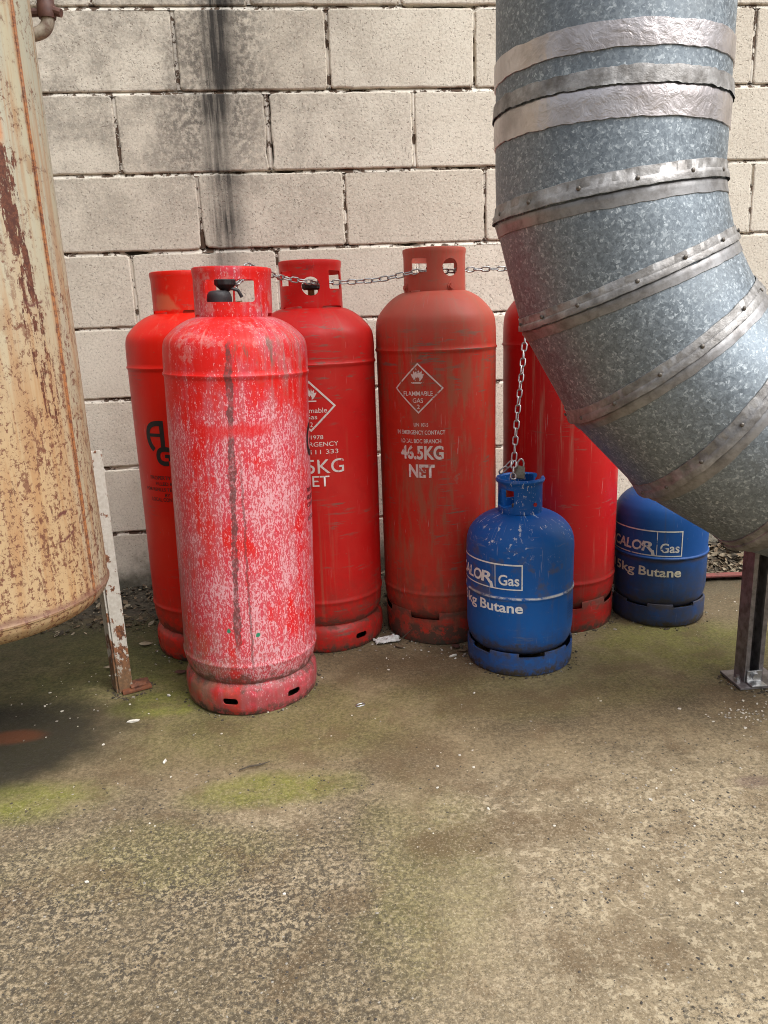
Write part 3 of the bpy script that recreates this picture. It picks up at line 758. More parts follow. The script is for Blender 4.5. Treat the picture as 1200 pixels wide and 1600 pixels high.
def valve(zd, root, cap=False):
    bm = lathe([(0, zd), (.021, zd), (.021, zd+.014), (.013, zd+.018), (.013, zd+.034), (.009, zd+.038), (.009, zd+.05), (0, zd+.05)], 24)
    b = bmesh.new()
    tube([(0, 0, zd+.024), (.02, .004, zd+.026), (.036, .007, zd+.028)], [.009, .0095, .010], 12, bm=bm)
    vx = -.016 if cap else 0.
    for v_ in bm.verts: v_.co.x += vx
    o = obj('valve', bm, m_brass, root)
    e_ = .018 if cap else 0.
    hw = lathe([(0, zd+.05), (.019, zd+.05+e_), (.023, zd+.054+e_), (.023, zd+.064+e_), (.018, zd+.068+e_), (0, zd+.066+e_)], 40, fn=lambda p, a: Vector((p.x*(1+.05*math.cos(9*a)), p.y*(1+.05*math.cos(9*a)), p.z)))
    for v_ in hw.verts: v_.co.x += vx
    w = obj('hand_wheel', hw, m_black, o)
    if cap:
        c = lathe(spline([(0.026, zd+.0), (.028, zd+.030), (.027, zd+.048), (.020, zd+.058), (0.0, zd+.060)], 4), 32, cx=-.030, cy=-.004)
        tube([(-.03, -.004, zd+.05), (-.010, -.004, zd+.066), (.012, -.002, zd+.060), (.02, .0, zd+.045)], .004, 8, bm=c)
        obj('plastic_cap', c, mat_simple('grey_plastic', (.055, .055, .058), .55, 0, .3), o)
    return o
GRP_RED = 'tall red gas cylinders chained along the wall'
def tall(label, loc, tilt, mat, zs, zd, ztop, R, cu, ring, spin, low=.148, vc=False, taper=0.):
    root = thing('gas_cylinder', label, 'gas cylinder', loc, (0, R_(tilt), 0), GRP_RED)
    tall_body(zs, zd, mat, root, low); foot_ring(ring, mat, root, spin=spin)
    shroud(R, zd-.004, ztop, cu, mat, root, taper=taper); valve(zd+.001, root, vc)
    return root
# back left, orange red, black lettering
c1 = tall('bright orange-red tall cylinder with black lettering, half hidden behind the chalky front one', (-.306, -.443, -.002), .35, m_orange, .797, .926, 1.034, .083,
          [(46, .985, rrect(.003, .14, .001, 1)), (-52, .930, rrect(.07, .014, .004)), (22, .930, rrect(.055, .014, .004)), (130, .99, rrect(.07, .05, .006)), (215, .99, rrect(.07, .05, .006))], 'slot', 10)
bm = bmesh.new()
for a in (44.4, 47.8):
    q = R_(a); n = Vector((math.sin(q), -math.cos(q), 0)); t = Vector((math.cos(q), math.sin(q), 0))
    prism(bm, [(-.0012, .927), (.0012, .927), (.0012, 1.028), (-.0012, 1.028)], .080, .0895, lambda x, y, d: n*d+t*x+Vector((0, 0, y)))
obj('guard_flange', bm, m_orange, c1, smooth=0)
# front, chalky
c2 = tall('chalky pink-red tall cylinder in front of the others, dark run down it', (-.181, -.758, -.0015), 1.9, m_front, .793, .912, 1.021, .0865,
          [(-1, .970, rrect(.106, .047, .006)), (48, .931, rrect(.0018, .031, .0008, 1)), (74, .915, rrect(.03, .016, .003)), (-62, .914, rrect(.02, .012, .003)), (150, .972, rrect(.09, .05, .006)), (205, .972, rrect(.06, .05, .006))], 'slot', -15, .127, True)
bm = bmesh.new(); prism(bm, [(-.032, .006), (.034, .008), (-.008, -.010)], .0, .002, lambda x, y, d: Vector((x+.010, -.0885-d-.02*(.006-y)/.016, .906+y*.55)))
obj('data_plate', bm, m_brass, c2, smooth=0)
# behind front, crimson
c3 = tall('crimson tall cylinder right behind the chalky one, its white diamond and lettering partly hidden', (.022, -.447, -.001), .55, m_crim, .789, .925, 1.049, .0825,
          [(-1, .983, circ(.0235)), (53, .999, rrect(.05, .046, .003)), (-55, 1.004, rrect(.05, .037, .003)), (-40, .925, rrect(.062, .018, .006)), (43, .925, rrect(.070, .018, .006)), (125, .99, rrect(.06, .05, .004)), (188, .985, rrect(.06, .06, .004)), (245, .99, rrect(.05, .05, .004))], 'slot', 34, taper=.002)
# worn brick red
c4 = tall('worn brick-red tall cylinder, scratched brown, lettered 46.5KG NET in full', (.361, -.453, 0), .15, m_worn, .811, .956, 1.069, .0825,
          [(-40, 1.0245, rrect(.046, .036, .002)), (21, 1.017, circ(.0225)), (-50, .9565, rrect(.036, .011, .001)), (90, 1.014, rrect(.05, .04, .003)), (150, 1.014, rrect(.06, .04, .003)), (205, 1.014, rrect(.06, .045, .003))], 'notch', 34)
for a, z in ((22, .970), (-77, .970)):
    q = R_(a); bm = bmesh.new(); n = Vector((math.sin(q), -math.cos(q), 0)); t = Vector((math.cos(q), math.sin(q), 0))
    prism(bm, circ(.0075, 6), .082, .0885, lambda x, y, d: n*d+t*x+Vector((0, 0, z+y)))
    prism(bm, circ(.011, 20), .080, .0842, lambda x, y, d: n*d+t*x+Vector((0, 0, z+y)))
    obj('guard_bolt', bm, m_worn, c4, smooth=30)
# deep red behind the blue bottle
c5 = tall('deep red tall cylinder behind the front blue bottle, its top hidden by the duct', (.7224, -.446, 0), 0, m_dark, .811, .956, 1.069, .0825,
          [(-40, 1.0245, rrect(.046, .036, .002)), (30, 1.017, circ(.0225)), (-90, 1.014, rrect(.05, .04, .003)), (-50, .9565, rrect(.036, .011, .001)), (90, 1.014, rrect(.05, .04, .003)), (190, 1.014, rrect(.06, .045, .003))], 'notch', -8)

def diamond(R, sc_, zc, w, h, mat, root, t=.0045):
    o_ = [(sc_, zc+h), (sc_+w, zc), (sc_, zc-h), (sc_-w, zc)]
    k = 1-t*1.5/w; i_ = [(sc_, zc+h*k), (sc_+w*k, zc), (sc_, zc-h*k), (sc_-w*k, zc)]
    return poly_on('hazard_diamond', [[o_[j], o_[(j+1) % 4], i_[(j+1) % 4], i_[j]] for j in range(4)], R, mat, root)
def flame(R, sx, zx, s, mat, root):
    A = [(-.9, .2), (-1.15, .9), (-.75, .75), (-.7, 1.35), (-.4, 1.0), (-.25, 1.9), (.05, 1.25), (.3, 1.6), (.4, 1.0), (.8, 1.4), (.75, .8), (1.2, .85), (.9, .2), (.55, -.25), (.3, -.35), (.35, 0), (.1, .45), (-.05, .1), (-.25, .4), (-.35, -.05), (-.3, -.35), (-.55, -.25)]
    return poly_on('flame_symbol', [[(sx+x*s, zx+y*s) for x, y in A], [(sx-1.1*s, zx-.75*s), (sx+1.1*s, zx-.75*s), (sx+1.1*s, zx-.52*s), (sx-1.1*s, zx-.52*s)]], R, mat, root)
# crimson lettering
DISP[0] = dent_tall(len(m_crim.name))
d = diamond(RC, -.020, .6855, .067, .0655, m_white, c3); flame(RC, -.019, .708, .0145, m_white, d)
def T(root, mat, R, txt, s0, s1, zb, cap, bold=.0, **k): return letters('lettering', txt, R, s0, s1, zb, cap, mat, root, bold, **k)
T(d, m_white, RC, 'Flammable', -.060, .023, .669, .0125, .005); T(d, m_white, RC, 'Gas', -.034, -.003, .653, .012, .005); T(d, m_white, RC, '2', -.022, -.015, .633, .012, .005)
T(c3, m_white, RC, 'UN 1978', -.056, .010, .601, .010, .004); T(c3, m_white, RC, 'IN EMERGENCY', -.088, .049, .582, .011, .004); T(c3, m_white, RC, '0800 111 333', -.083, .048, .562, .011, .004)
T(c3, m_white, RC, '46.5KG', -.108, .062, .511, .036, .004); T(c3, m_white, RC, 'NET', -.058, .021, .476, .028, .004)
# brick red lettering
DISP[0] = dent_tall(len(m_worn.name))
d = diamond(RC, -.076, .716, .067, .0655, m_whiteworn, c4, .0035); flame(RC, -.077, .740, .0155, m_whiteworn, d)
T(d, m_whiteworn, RC, 'FLAMMABLE', -.117, -.037, .697, .0115, .012); T(d, m_whiteworn, RC, 'GAS', -.091, -.063, .679, .0115, .008); T(d, m_whiteworn, RC, '2', -.080, -.072, .663, .011, .008)
T(c4, m_whiteworn, RC, 'UN 1075', -.090, -.051, .617, .009, .012); T(c4, m_whiteworn, RC, 'IN EMERGENCY CONTACT', -.141, -.007, .596, .0105, .014); T(c4, m_whiteworn, RC, 'LOCAL BOC BRANCH', -.131, -.018, .573, .0105, .014)
T(c4, m_whiteworn, RC, '46.5KG', -.132, -.012, .531, .033, .035); T(c4, m_whiteworn, RC, 'NET', -.108, -.036, .482, .032, .04)
DISP[0] = lambda p: 0.
letters('embossed_lettering', 'BOC', .0828, -.011, .011, 1.026, .008, m_redtext, c3, .01)
DISP[0] = dent_tall(len(m_orange.name))
# orange-red lettering: rounded black A over G, small print
PA = spline([(-.099, .592), (-.1105, .606), (-.1165, .626), (-.1135, .645), (-.102, .656), (-.086, .660), (-.066, .660)], 5)
logo = stroke(PA, .0135)+stroke([(-.070, .667), (-.070, .598)], .013)+stroke([(-.113, .630), (-.070, .630)], .0085)
PG = spline([(-.048, .592), (-.070, .594), (-.083, .589), (-.088, .577), (-.084, .563), (-.072, .557), (-.058, .557)], 5)
logo += stroke(PG, .0125)+stroke([(-.052, .563), (-.052, .578)], .012)+stroke([(-.068, .576), (-.05, .576)], .009)
bm = bmesh.new()
for q in logo: bm.faces.new([bm.verts.new((x, y, random.random()*1e-4)) for x, y in q])
obj('lettering', wrap(bm, RC, .0009), m_blackpaint, c1, smooth=0, keep=True)
for t_, a, b, z, cp in (('PROPERTY OF', -.125, -.035, .5135, .0095), ('FILLED BY', -.107, -.045, .4985, .0085), ('FOR REFILLS TELEPHONE', -.147, .00, .483, .0085), ('BY', -.080, -.064, .468, .009), ('LOCAL CONTACT', -.128, -.028, .4555, .0095)):
    T(c1, m_blackpaint, RC, t_, a, b, z, cp, .012)
DISP[0] = dent_tall(len(m_front.name))
# remains of black print on the right flank of the chalky cylinder
T(c2, m_blackpaint, RC, 'G', .203, .258, .600, .072, .03)
for t_, z in (('PROPERTY OF', .515), ('FILLED BY', .497), ('CONTACT', .479), ('LOCAL', .447)): T(c2, m_blackpaint, RC, t_, .196, .262, z, .010, .012)

# ------------------------------------------------------------------ blue bottles
def blue(label, loc, R, mat, zw, zd, ztop, Rs, cu, spin, h, seam=.0025):
    root = thing('gas_bottle', label, 'gas bottle', loc, (0, 0, 0), 'small blue butane bottles')
    prof = spline([(.02, .035), (R*.6, .04), (R*.83, .052), (R*.95, .07), (R-.0005, .10), (R, .13)], 4)
    prof += [(R, zw-.008), (R+.0005, zw-.004), (R+seam, zw-.001), (R+seam, zw+.002), (R+.0005, zw+.005), (R, zw+.009)]
    ds = zd-.085
    for i in range(1, 5): prof.append((R, zw+.009+(ds-zw-.009)*i/5))
    prof += spline([(R, ds), (R*.985, ds+.020), (R*.93, ds+.041), (R*.80, ds+.062), (R*.62, ds+.077), (R*.42, ds+.085), (R*.2, ds+.089), (0, ds+.090)], 6)
    obj('bottle_body', lathe(prof, 112, cap=False, fn=lambda p, a: p+Vector((p.x, p.y, 0)).normalized()*dent_small(p)*min(1, Vector((p.x, p.y)).length*10)), mat, root)
    o = [(R-.004, 0.0), (R-.0015, .003), (R-.0002, .02), (R+.0002, h-.006), (R-.001, h-.001), (R-.003, h)]
    i = [(R-.006, h-.001), (R-.0045, h-.006), (R-.005, .02), (R-.007, .003)]
    obj('foot_ring', cut(lathe(o+i, 112, True), [(spin+60*k, h, rrect(.066, .020, .003)) for k in range(6)], R, .7, 1.3), mat, root)
    z0, z1 = zd-.003, ztop
    outer = [(Rs-.001, z0), (Rs, z0+.003), (Rs-.0005, z1-.016), (Rs+.001, z1-.013), (Rs+.0045, z1-.010), (Rs+.006, z1-.005), (Rs+.0035, z1)]
    inner = [(Rs-.001, z1+.0003), (Rs-.0045, z1-.003), (Rs-.0045, z1-.012), (Rs-.004, z0+.003), (Rs-.0038, z0+.001)]
    obj('valve_guard', cut(lathe(outer+inner, 96, True), cu, Rs, .2, 1.5), mat, root, smooth=35)
    valve(zd+.002, root)
    return root
wedge = [(-.034, -.022), (.022, -.024), (.029, -.016), (.029, .023), (-.012, .025), (-.026, .008)]
b1 = blue('bright blue butane bottle in front, chained and padlocked through its guard', (.531, -.707, 0), .1385, m_blue, .207, .402, .491, .0565,
          [(-63, .442, wedge), (103, .487, rrect(.036, .16, .004)), (-8, .400, rrect(.04, .007, .002)), (180, .445, rrect(.05, .04, .006))], -2, .062)
bm = bmesh.new(); q = R_(25); prism(bm, circ(.005, 12), .054, .0592, lambda x, y, d: Vector((math.sin(q)*d+math.cos(q)*x, -math.cos(q)*d+math.sin(q)*x, .428+y))); obj('guard_rivet', bm, m_redtext, b1, smooth=30)
b2 = blue('dusty blue butane bottle beneath the duct, partly hidden by the elbow', (1.022, -.486, 0), .132, m_blue2, .205, .39, .478, .0565,
          [(-66, .430, wedge), (120, .475, rrect(.036, .16, .004))], 8, .068, .004)
DISP[0] = dent_small
def calor(root, R, mat, mat2, r, z0, z1, t):
    l, dv = r-.226, r-.070; w = .0030
    bx = lambda a, b, c, e: [(a, b), (c, b), (c, e), (a, e)]
    poly_on('logo_frame', [bx(l, z1-t, r, z1), bx(l, z0, r, z0+w), bx(l, z0+w, l+w, z1-t), bx(r-w, z0+w, r, z1-t), bx(dv, z0+w, dv+w*.6, z1-t)], R, mat, root)
    letters('logo_lettering', 'CALO', R, l+.009, dv-.040, z0+.0135, .0275, mat, root, .028, .16)
    letters('logo_lettering', 'R', R, dv-.043, dv-.006, z0+.0135, .0275, mat, root, .028, .10)
    poly_on('logo_tail', [[(dv-.0165, z0+.018), (dv-.0075, z0+.018), (dv-.0035, z0+.002), (dv-.0125, z0+.002)]], R, mat, root)
    letters('logo_lettering', 'Gas', R, dv+.010, r-.008, z0+.0125, .026, mat, root, .018)
    letters('lettering', '15kg', R, r-.223, r-.130, z0-.060, .0255, mat2, root, .016)
    letters('lettering', 'Butane', R, r-.117, r+.001, z0-.060, .0255, mat2, root, .022)
calor(b1, .1385, m_whiteb, m_whiteb, -.0305, .233, .300, .0038)
calor(b2, .132, m_whiteb2, m_cream, .001, .213, .288, .0036)
for i in range(7): letters('small_print', 'EXTREMELY FLAMMABLE'[:18-i % 3], .1385, .105, .185, .176-.007*i, .0035, m_blue2, b1, .0)

# ------------------------------------------------------------------ rusty tank
tank = thing('storage_tank', 'rusty pale green upright steel tank on legs at the left edge', 'tank', (-.738, -.925, 0))
RT = .27; ZS = .354
prof = spline([(.0, ZS-.062), (.12, ZS-.060), (.20, ZS-.052), (.245, ZS-.036), (.264, ZS-.018), (.2695, ZS-.006)], 5)
prof += [(RT, ZS-.003), (RT+.003, ZS-.001), (RT+.0035, ZS+.003), (RT+.0005, ZS+.007), (RT, ZS+.016)]
for i in range(1, 30): prof.append((RT, ZS+.016+1.85*i/29))
prof += spline([(RT, 2.23), (.26, 2.29), (.22, 2.34), (.15, 2.37), (0, 2.38)], 5)
obj('tank_shell', lathe(prof, 128, cap=False, fn=lambda p, a: p+Vector((p.x, p.y, 0))*noise.noise(p*5)*.006), m_tank, tank)
a = .366/RT; bm = bmesh.new(); pp = []
for i in range(60):
    z = ZS+.006+i*.031; q = a+.012*noise.noise(Vector((0, 0, z*4))); pp.append(((RT+.0005)*math.sin(q), -(RT+.0005)*math.cos(q), z))
tube(pp, [.0028+.0012*noise.noise(Vector((1, 2, i*.7))) for i in range(60)], 8, bm=bm)
obj('weld_seam', bm, m_tank, tank)
def tank_leg(ang, main=False):
    # angle iron, corner towards the viewer; local frame of the main leg then spun round the tank
    A, B = Vector((.221, .177, 0)), Vector((.252, .190, 0)); Cc = Vector((.196, .226, 0))
    bm = bmesh.new(); t = .005
    def plate(p, q, zz):
        d = (q-p).normalized(); n = Vector((d.y, -d.x, 0))
        poly = [p, q, q-n*t, p-n*t]
        prism(bm, [(v.x, v.y) for v in poly], .0, zz)
    plate(A, B, .622)
    d = (Cc-A).normalized(); A2 = A+d*.0052
    plate(A2, A+d*.058, .600)
    bmesh.ops.bevel(bm, geom=list(bm.edges), offset=.0007, segments=1, affect='EDGES')
    o = obj('leg', bm, m_leg, tank, smooth=0)
    fb = bmesh.new(); box(fb, (.255, .205, .004), (.072, .058, .008), R_(22), .0015)
    for v in fb.verts: v.co.z += noise.noise(v.co*40)*.002
    tube([(.248, .185, .010), (.262, .193, .013), (.282, .201, .010)], [.006, .009, .005], 8, bm=fb)
    obj('foot_plate', fb, m_rust, o)
    if ang:
        for ob in [o]+list(o.children): ob.data.transform(Matrix.Rotation(R_(ang), 4, 'Z'))
tank_leg(0, True); tank_leg(105); tank_leg(215)
bm = bmesh.new()
p = spline([(.235, .120, 1.470), (.250, .122, 1.472), (.266, .124, 1.480), (.275, .125, 1.495), (.276, .125, 1.515)], 5)
tube(p, .0125, 16, bm=bm); el = obj('pipe_elbow', bm, mat_simple('pale_flaking_pipe', (.30, .26, .20), .6, 0, .5, 50, (.10, .045, .03), .4), tank)
bm = lathe([(.010, 1.500), (.0165, 1.500), (.018, 1.506), (.018, 1.522), (.0165, 1.527), (.0165, 1.56), (.019, 1.564), (.019, 1.60), (.01, 1.605)], 12, cx=.275, cy=.125)
tube([(.277, .125, 1.514), (.292, .122, 1.512), (.304, .120, 1.508)], [.010, .0085, .0078], 10, bm=bm)
tube([(.265, .125, 1.512), (.238, .125, 1.510)], .008, 10, bm=bm)
obj('pipe_fitting', bm, m_brown, tank, smooth=30)

# ------------------------------------------------------------------ galvanised duct
duct = thing('ventilation_duct', 'large galvanised steel duct with a segmented elbow and foil-taped joints', 'duct', (0.6188, -1.0007, 0))
RD = .2173; phi = -.211; stp = .252; Lg = 2*.6458*math.tan(stp/2)
hh = Vector((math.cos(phi), math.sin(phi), 0)); ZZ = Vector((0, 0, 1)); nn = hh.cross(ZZ)
seams = []; dirs = []; pos = Vector((0, 0, 1.2635)); ang = 0.
dirs.append(-ZZ)
for k, t in enumerate([.0024]+[stp]*6):
    if k == 6: t = PI/2-ang
    seams.append((pos.copy(), ang+t/2, t)); ang += t
    dv = hh*math.sin(ang)-ZZ*math.cos(ang); dirs.append(dv); pos = pos+dv*Lg
def ringp(k, a, seg, d, offv):
    if k < 0: c, mid, t = Vector((0, 0, 3.6)), 0., 0.
    elif k >= len(seams): c, mid, t = seams[-1][0]+dirs[-1]*2.5, PI/2, 0.
    else: c, mid, t = seams[k]
    e = hh*math.cos(mid)+ZZ*math.sin(mid)
    p = c+e*(math.cos(a)*RD/math.cos(t/2))+nn*(math.sin(a)*RD)
    D_ = dirs[seg]; es = nn.cross(D_)
    if es.dot(e) < 0: es = -es
    rad = es*math.cos(a)+nn*math.sin(a)
    return p+D_*d+rad*offv
SEG = 128
for i in range(len(seams)+1):
    bm = bmesh.new(); rows = []
    nr = 24 if i in (0, len(seams)) else 10
    for j in range(nr+1):
        row = []
        for q in range(SEG):
            a = 2*PI*q/SEG
            A, B = ringp(i-1, a, i, 0, 0), ringp(i, a, i, 0, 0)
            p = A.lerp(B, j/nr)
            f = min(1, 4*min(j, nr-j)/nr)
            rad = (p-(seams[i-1][0] if i else Vector((0, 0, 3.6)))); rad = rad-dirs[i]*rad.dot(dirs[i])
            row.append(bm.verts.new(p+rad.normalized()*(noise.noise(p*6)*.0022*f-.0003)))
        rows.append(row)
    grid_faces(bm, rows, True)
    obj('duct_section', bm, m_galv, duct, keep=False)
def strip(name, k, prof, mat, rag=0., ragf=30., crump=.0, parent=duct, seed=0.):
    """band round joint k; prof = [(d along duct, radial offset)], d<0 before the joint"""
    bm = bmesh.new(); n = 320; rows = []
    for j, (d, o) in enumerate(prof):
        row = []
        for q in range(n):
            a = 2*PI*q/n; P0 = Vector((math.cos(a)*ragf*.25, math.sin(a)*ragf*.25, seed+k*3.1+(0 if j < len(prof)/2 else 7)))
            dd = d
            if j in (0, 1, len(prof)-1, len(prof)-2): dd += (noise.noise(P0)+.6*noise.noise(P0*3.3))*rag
            oo = o+noise.noise(Vector((math.cos(a)*26, math.sin(a)*26, d*180+seed)))*crump
            row.append(bm.verts.new(ringp(k, a, k if d < 0 else k+1, dd, oo)))
        rows.append(row)
    grid_faces(bm, rows, True)
    return obj(name, bm, mat, parent, smooth=55)
# joint 0: flange with two runs of bright tape
strip('foil_tape', 0, [(-.098, .0002), (-.0975, .0024), (-.085, .0026), (-.07, .0026), (-.057, .0024), (-.0565, .0002)], m_foil, .0026, 17, .0007, seed=1)
j0 = strip('joint_band', 0, [(-.029, .0006), (-.028, .0035), (-.015, .005), (-.008, .0055), (-.0025, .0062), (-.0005, .0064)], m_band, .003, 34, .0012, seed=2)
strip('foil_tape', 0, [(.0005, .0022), (.004, .0034), (.02, .0030), (.036, .0026), (.050, .0026), (.0505, .0003)], m_foil, .0026, 21, .0007, seed=3)
bands = []
for k in range(1, 7):
    w = .024+.003*math.sin(k*2.1)
    b = strip('joint_band', k, [(-w-.006, .0004), (-w-.005, .0022), (-w*.62, .0034), (-w*.58, .0052), (-.010, .0062), (-.003, .0078), (-.0006, .0078)], m_band, .0016, 24, .0006, seed=k)
    bands.append((k, b, w))
    strip('foil_tape', k, [(.0006, .0012), (.003, .0026), (.012, .0021), (.023+.003*math.cos(k), .0018), (.0238+.003*math.cos(k), .0002)], m_foil2, .002, 22, .0003, seed=k+20)
for k, b, w in bands:
    for q in range(14):
        a = 2*PI*(q+.37*k)/14+random.uniform(-.04, .04)
        c = ringp(k, a, k, -.014+random.uniform(-.003, .003), .006)
        c2_ = ringp(k, a, k, -.014, .02); n_ = (c2_-c).normalized()
        bm = bmesh.new(); bmesh.ops.create_icosphere(bm, subdivisions=2, radius=.0042)
        Mx = n_.to_track_quat('Z', 'Y').to_matrix().to_4x4()
        for v in bm.verts: v.co = c+(Mx @ Vector((v.co.x, v.co.y, v.co.z*.6)))
        obj('rivet', bm, m_rivet, b)
# dirty patches: torn mastic on joint 0
for a_, d_ in ((4.05, .022), (4.62, -.04), (5.45, -.04), (4.4, .06)):
    a = a_; bm = bmesh.new(); vs = []
    for q in range(14):
        t = 2*PI*q/14; r = .008*(1+.4*noise.noise(Vector((math.cos(t), math.sin(t), a_))))
        vs.append(bm.verts.new(ringp(0, a+r*math.cos(t)/RD, 0 if d_ < 0 else 1, d_+r*1.4*math.sin(t), .0042)))
    c = bm.verts.new(ringp(0, a, 0 if d_ < 0 else 1, d_, .0065))
    for q in range(14): bm.faces.new((vs[q], vs[(q+1) % 14], c))
    obj('mastic_blob', bm, m_band, duct)
# flange lugs
# ------------------------------------------------------------------ channel post under the duct
post = thing('support_post', 'grey slotted steel channel post on a bolted base plate under the duct', 'post', (1.037, -.955, 0))
bm = bmesh.new(); w, t, H = .046, .003, .374
h2 = w/2
poly = [(-h2, -h2), (-h2, h2), (h2, h2), (h2, -h2), (h2-.011, -h2), (h2-.011, -h2+.008), (h2-.011+.003, -h2+.008), (h2-.008, -h2+t), (h2-t, -h2+t), (h2-t, h2-t), (-h2+t, h2-t), (-h2+t, -h2+t), (-h2+.008, -h2+t), (-h2+.008, -h2+.008), (-h2+.011, -h2+.008), (-h2+.011, -h2)]
prism(bm, poly, .006, H); bmesh.ops.triangulate(bm, faces=[f for f in bm.faces if len(f.verts) > 4])
obj('channel', bm, m_post, post, smooth=0)
bm = bmesh.new(); box(bm, (.012, 0, .003), (.115, .095, .006), 0, .0008); obj('base_plate', bm, m_post, post, smooth=0)
bm = bmesh.new(); box(bm, (0, -h2-.002, .022), (.038, .004, .032), 0, .0008); box(bm, (0, -h2-.014, .008), (.038, .028, .004), 0, .0008)
br = obj('bracket', bm, m_steel, post, smooth=0)
bm = bmesh.new(); prism(bm, circ(.0095, 6), 0, .008, lambda x, y, d: Vector((x, -h2-.004-d, .024+y))); prism(bm, circ(.012, 20), 0, .002, lambda x, y, d: Vector((x, -h2-.0042-d, .024+y))); obj('bolt', bm, m_steel, br, smooth=30)
for x, y in ((-.034, -.012), (.05, -.02)):
    bm = bmesh.new(); prism(bm, circ(.008, 6), .0062, .014, lambda a, b, d: Vector((x+a, y+b, d))); prism(bm, circ(.0045, 12), .0142, .022, lambda a, b, d: Vector((x+a, y+b, d))); obj('anchor_bolt', bm, m_steel, post, smooth=30)

# ------------------------------------------------------------------ chains
def link_mesh():
    L, Wd, r = .0285-.004, .0165-.004, .002
    c = []
    hl = (L-Wd)/2
    for k in range(9): a = -PI/2+PI*k/8; c.append((hl+Wd/2*math.cos(a), Wd/2*math.sin(a), 0))
    for k in range(9): a = PI/2+PI*k/8; c.append((-hl+Wd/2*math.cos(a), Wd/2*math.sin(a), 0))
    bm = tube(c, r, 8, closed=True)
    me = D.meshes.new('link'); 
    for f in bm.faces: f.smooth = True
    bm.to_mesh(me); bm.free(); me.materials.append(m_steel); return me
LM = link_mesh(); PITCH = .0212
def resample(pts, step):
    P = [Vector(p) for p in spline(pts, 24)]
    out = [P[0]]; acc = 0
    for i in range(1, len(P)):
        a, b = P[i-1], P[i]; l = (b-a).length
        while acc+l >= step:
            t = (step-acc)/l; a = a.lerp(b, t); out.append(a.copy()); l = (b-a).length; acc = 0
        acc += l
    return out
def chain(root, pts, twist=0., ref=Vector((0, -1, 0))):
    P = resample(pts, PITCH); o0 = Vector(root.location)
    for i in range(len(P)-1):
        x = (P[i+1]-P[i]).normalized(); c = (P[i]+P[i+1])/2
        z = (ref-x*ref.dot(x)).normalized(); y = z.cross(x)
        m = Matrix((x, y, z)).transposed().to_4x4()
        m = m @ Matrix.Rotation(twist+(PI/2 if i % 2 else 0)+random.uniform(-.22, .22), 4, 'X'); m.translation = c-o0
        ob = D.objects.new('link', LM); C.objects.link(ob); ob.parent = root; ob.matrix_local = m
ch1 = thing('chain', 'steel chain strung sideways through the guards of the red cylinders', 'chain', (.15, -.5, .99))
chain(ch1, [(-.157, -.735, .978), (-.140, -.72, .985), (-.128, -.695, 1.004), (-.119, -.672, 1.030), (-.098, -.652, 1.022), (-.069, -.62, 1.010), (-.041, -.57, 1.003), (-.007, -.548, .997), (.022, -.534, .993), (.046, -.508, .989), (.075, -.500, .991), (.114, -.485, .990), (.206, -.49, .993), (.289, -.510, 1.006), (.312, -.518, 1.010), (.345, -.505, 1.010), (.397, -.490, 1.008), (.46, -.46, 1.012), (.557, -.46, 1.011), (.64, -.46, 1.010), (.70, -.475, 1.008)], .5)
ch2 = thing('chain', 'steel chain hanging down from behind the duct to the padlock on the blue bottle', 'chain', (.58, -.57, .8))
chain(ch2, [(.668, -.478, 1.012), (.640, -.500, 1.004), (.612, -.522, .975), (.591, -.545, .925), (.580, -.57, .828), (.538, -.65, .638), (.5165, -.698, .530)], .55)
chain(ch2, [(.5150, -.702, .531), (.508, -.722, .513), (.504, -.738, .503), (.500, -.752, .497), (.498, -.762, .480)], .3)
chain(ch2, [(.5120, -.700, .530), (.496, -.700, .515), (.482, -.700, .505), (.472, -.700, .490)], 1.2)
pl = thing('padlock', 'small dull grey padlock hanging inside the rim of the blue bottle', 'padlock', (.527, -.702, .488), (R_(-10), R_(14), R_(12)))
bm = bmesh.new()
prism(bm, [(-.017, -.003), (.016, -.003), (.013, .030), (-.009, .030)], -.007, .007, lambda x, y, d: Vector((x, d, y)))
bmesh.ops.bevel(bm, geom=list(bm.edges), offset=.0018, segments=2, affect='EDGES'); obj('lock_body', bm, mat_simple('weathered_lock', (.26, .24, .20), .55, .5, .5, 80, (.17, .14, .10), .4), pl)
bm = bmesh.new(); tube([(-.007, 0, .026), (-.0075, 0, .038)]+[(-.0075*math.cos(a*PI/8)+.0018, 0, .038+.0095*math.sin(a*PI/8)) for a in range(1, 8)]+[(.0105, 0, .038), (.0105, 0, .026)], .0023, 10, bm=bm); obj('shackle', bm, m_steel, pl)

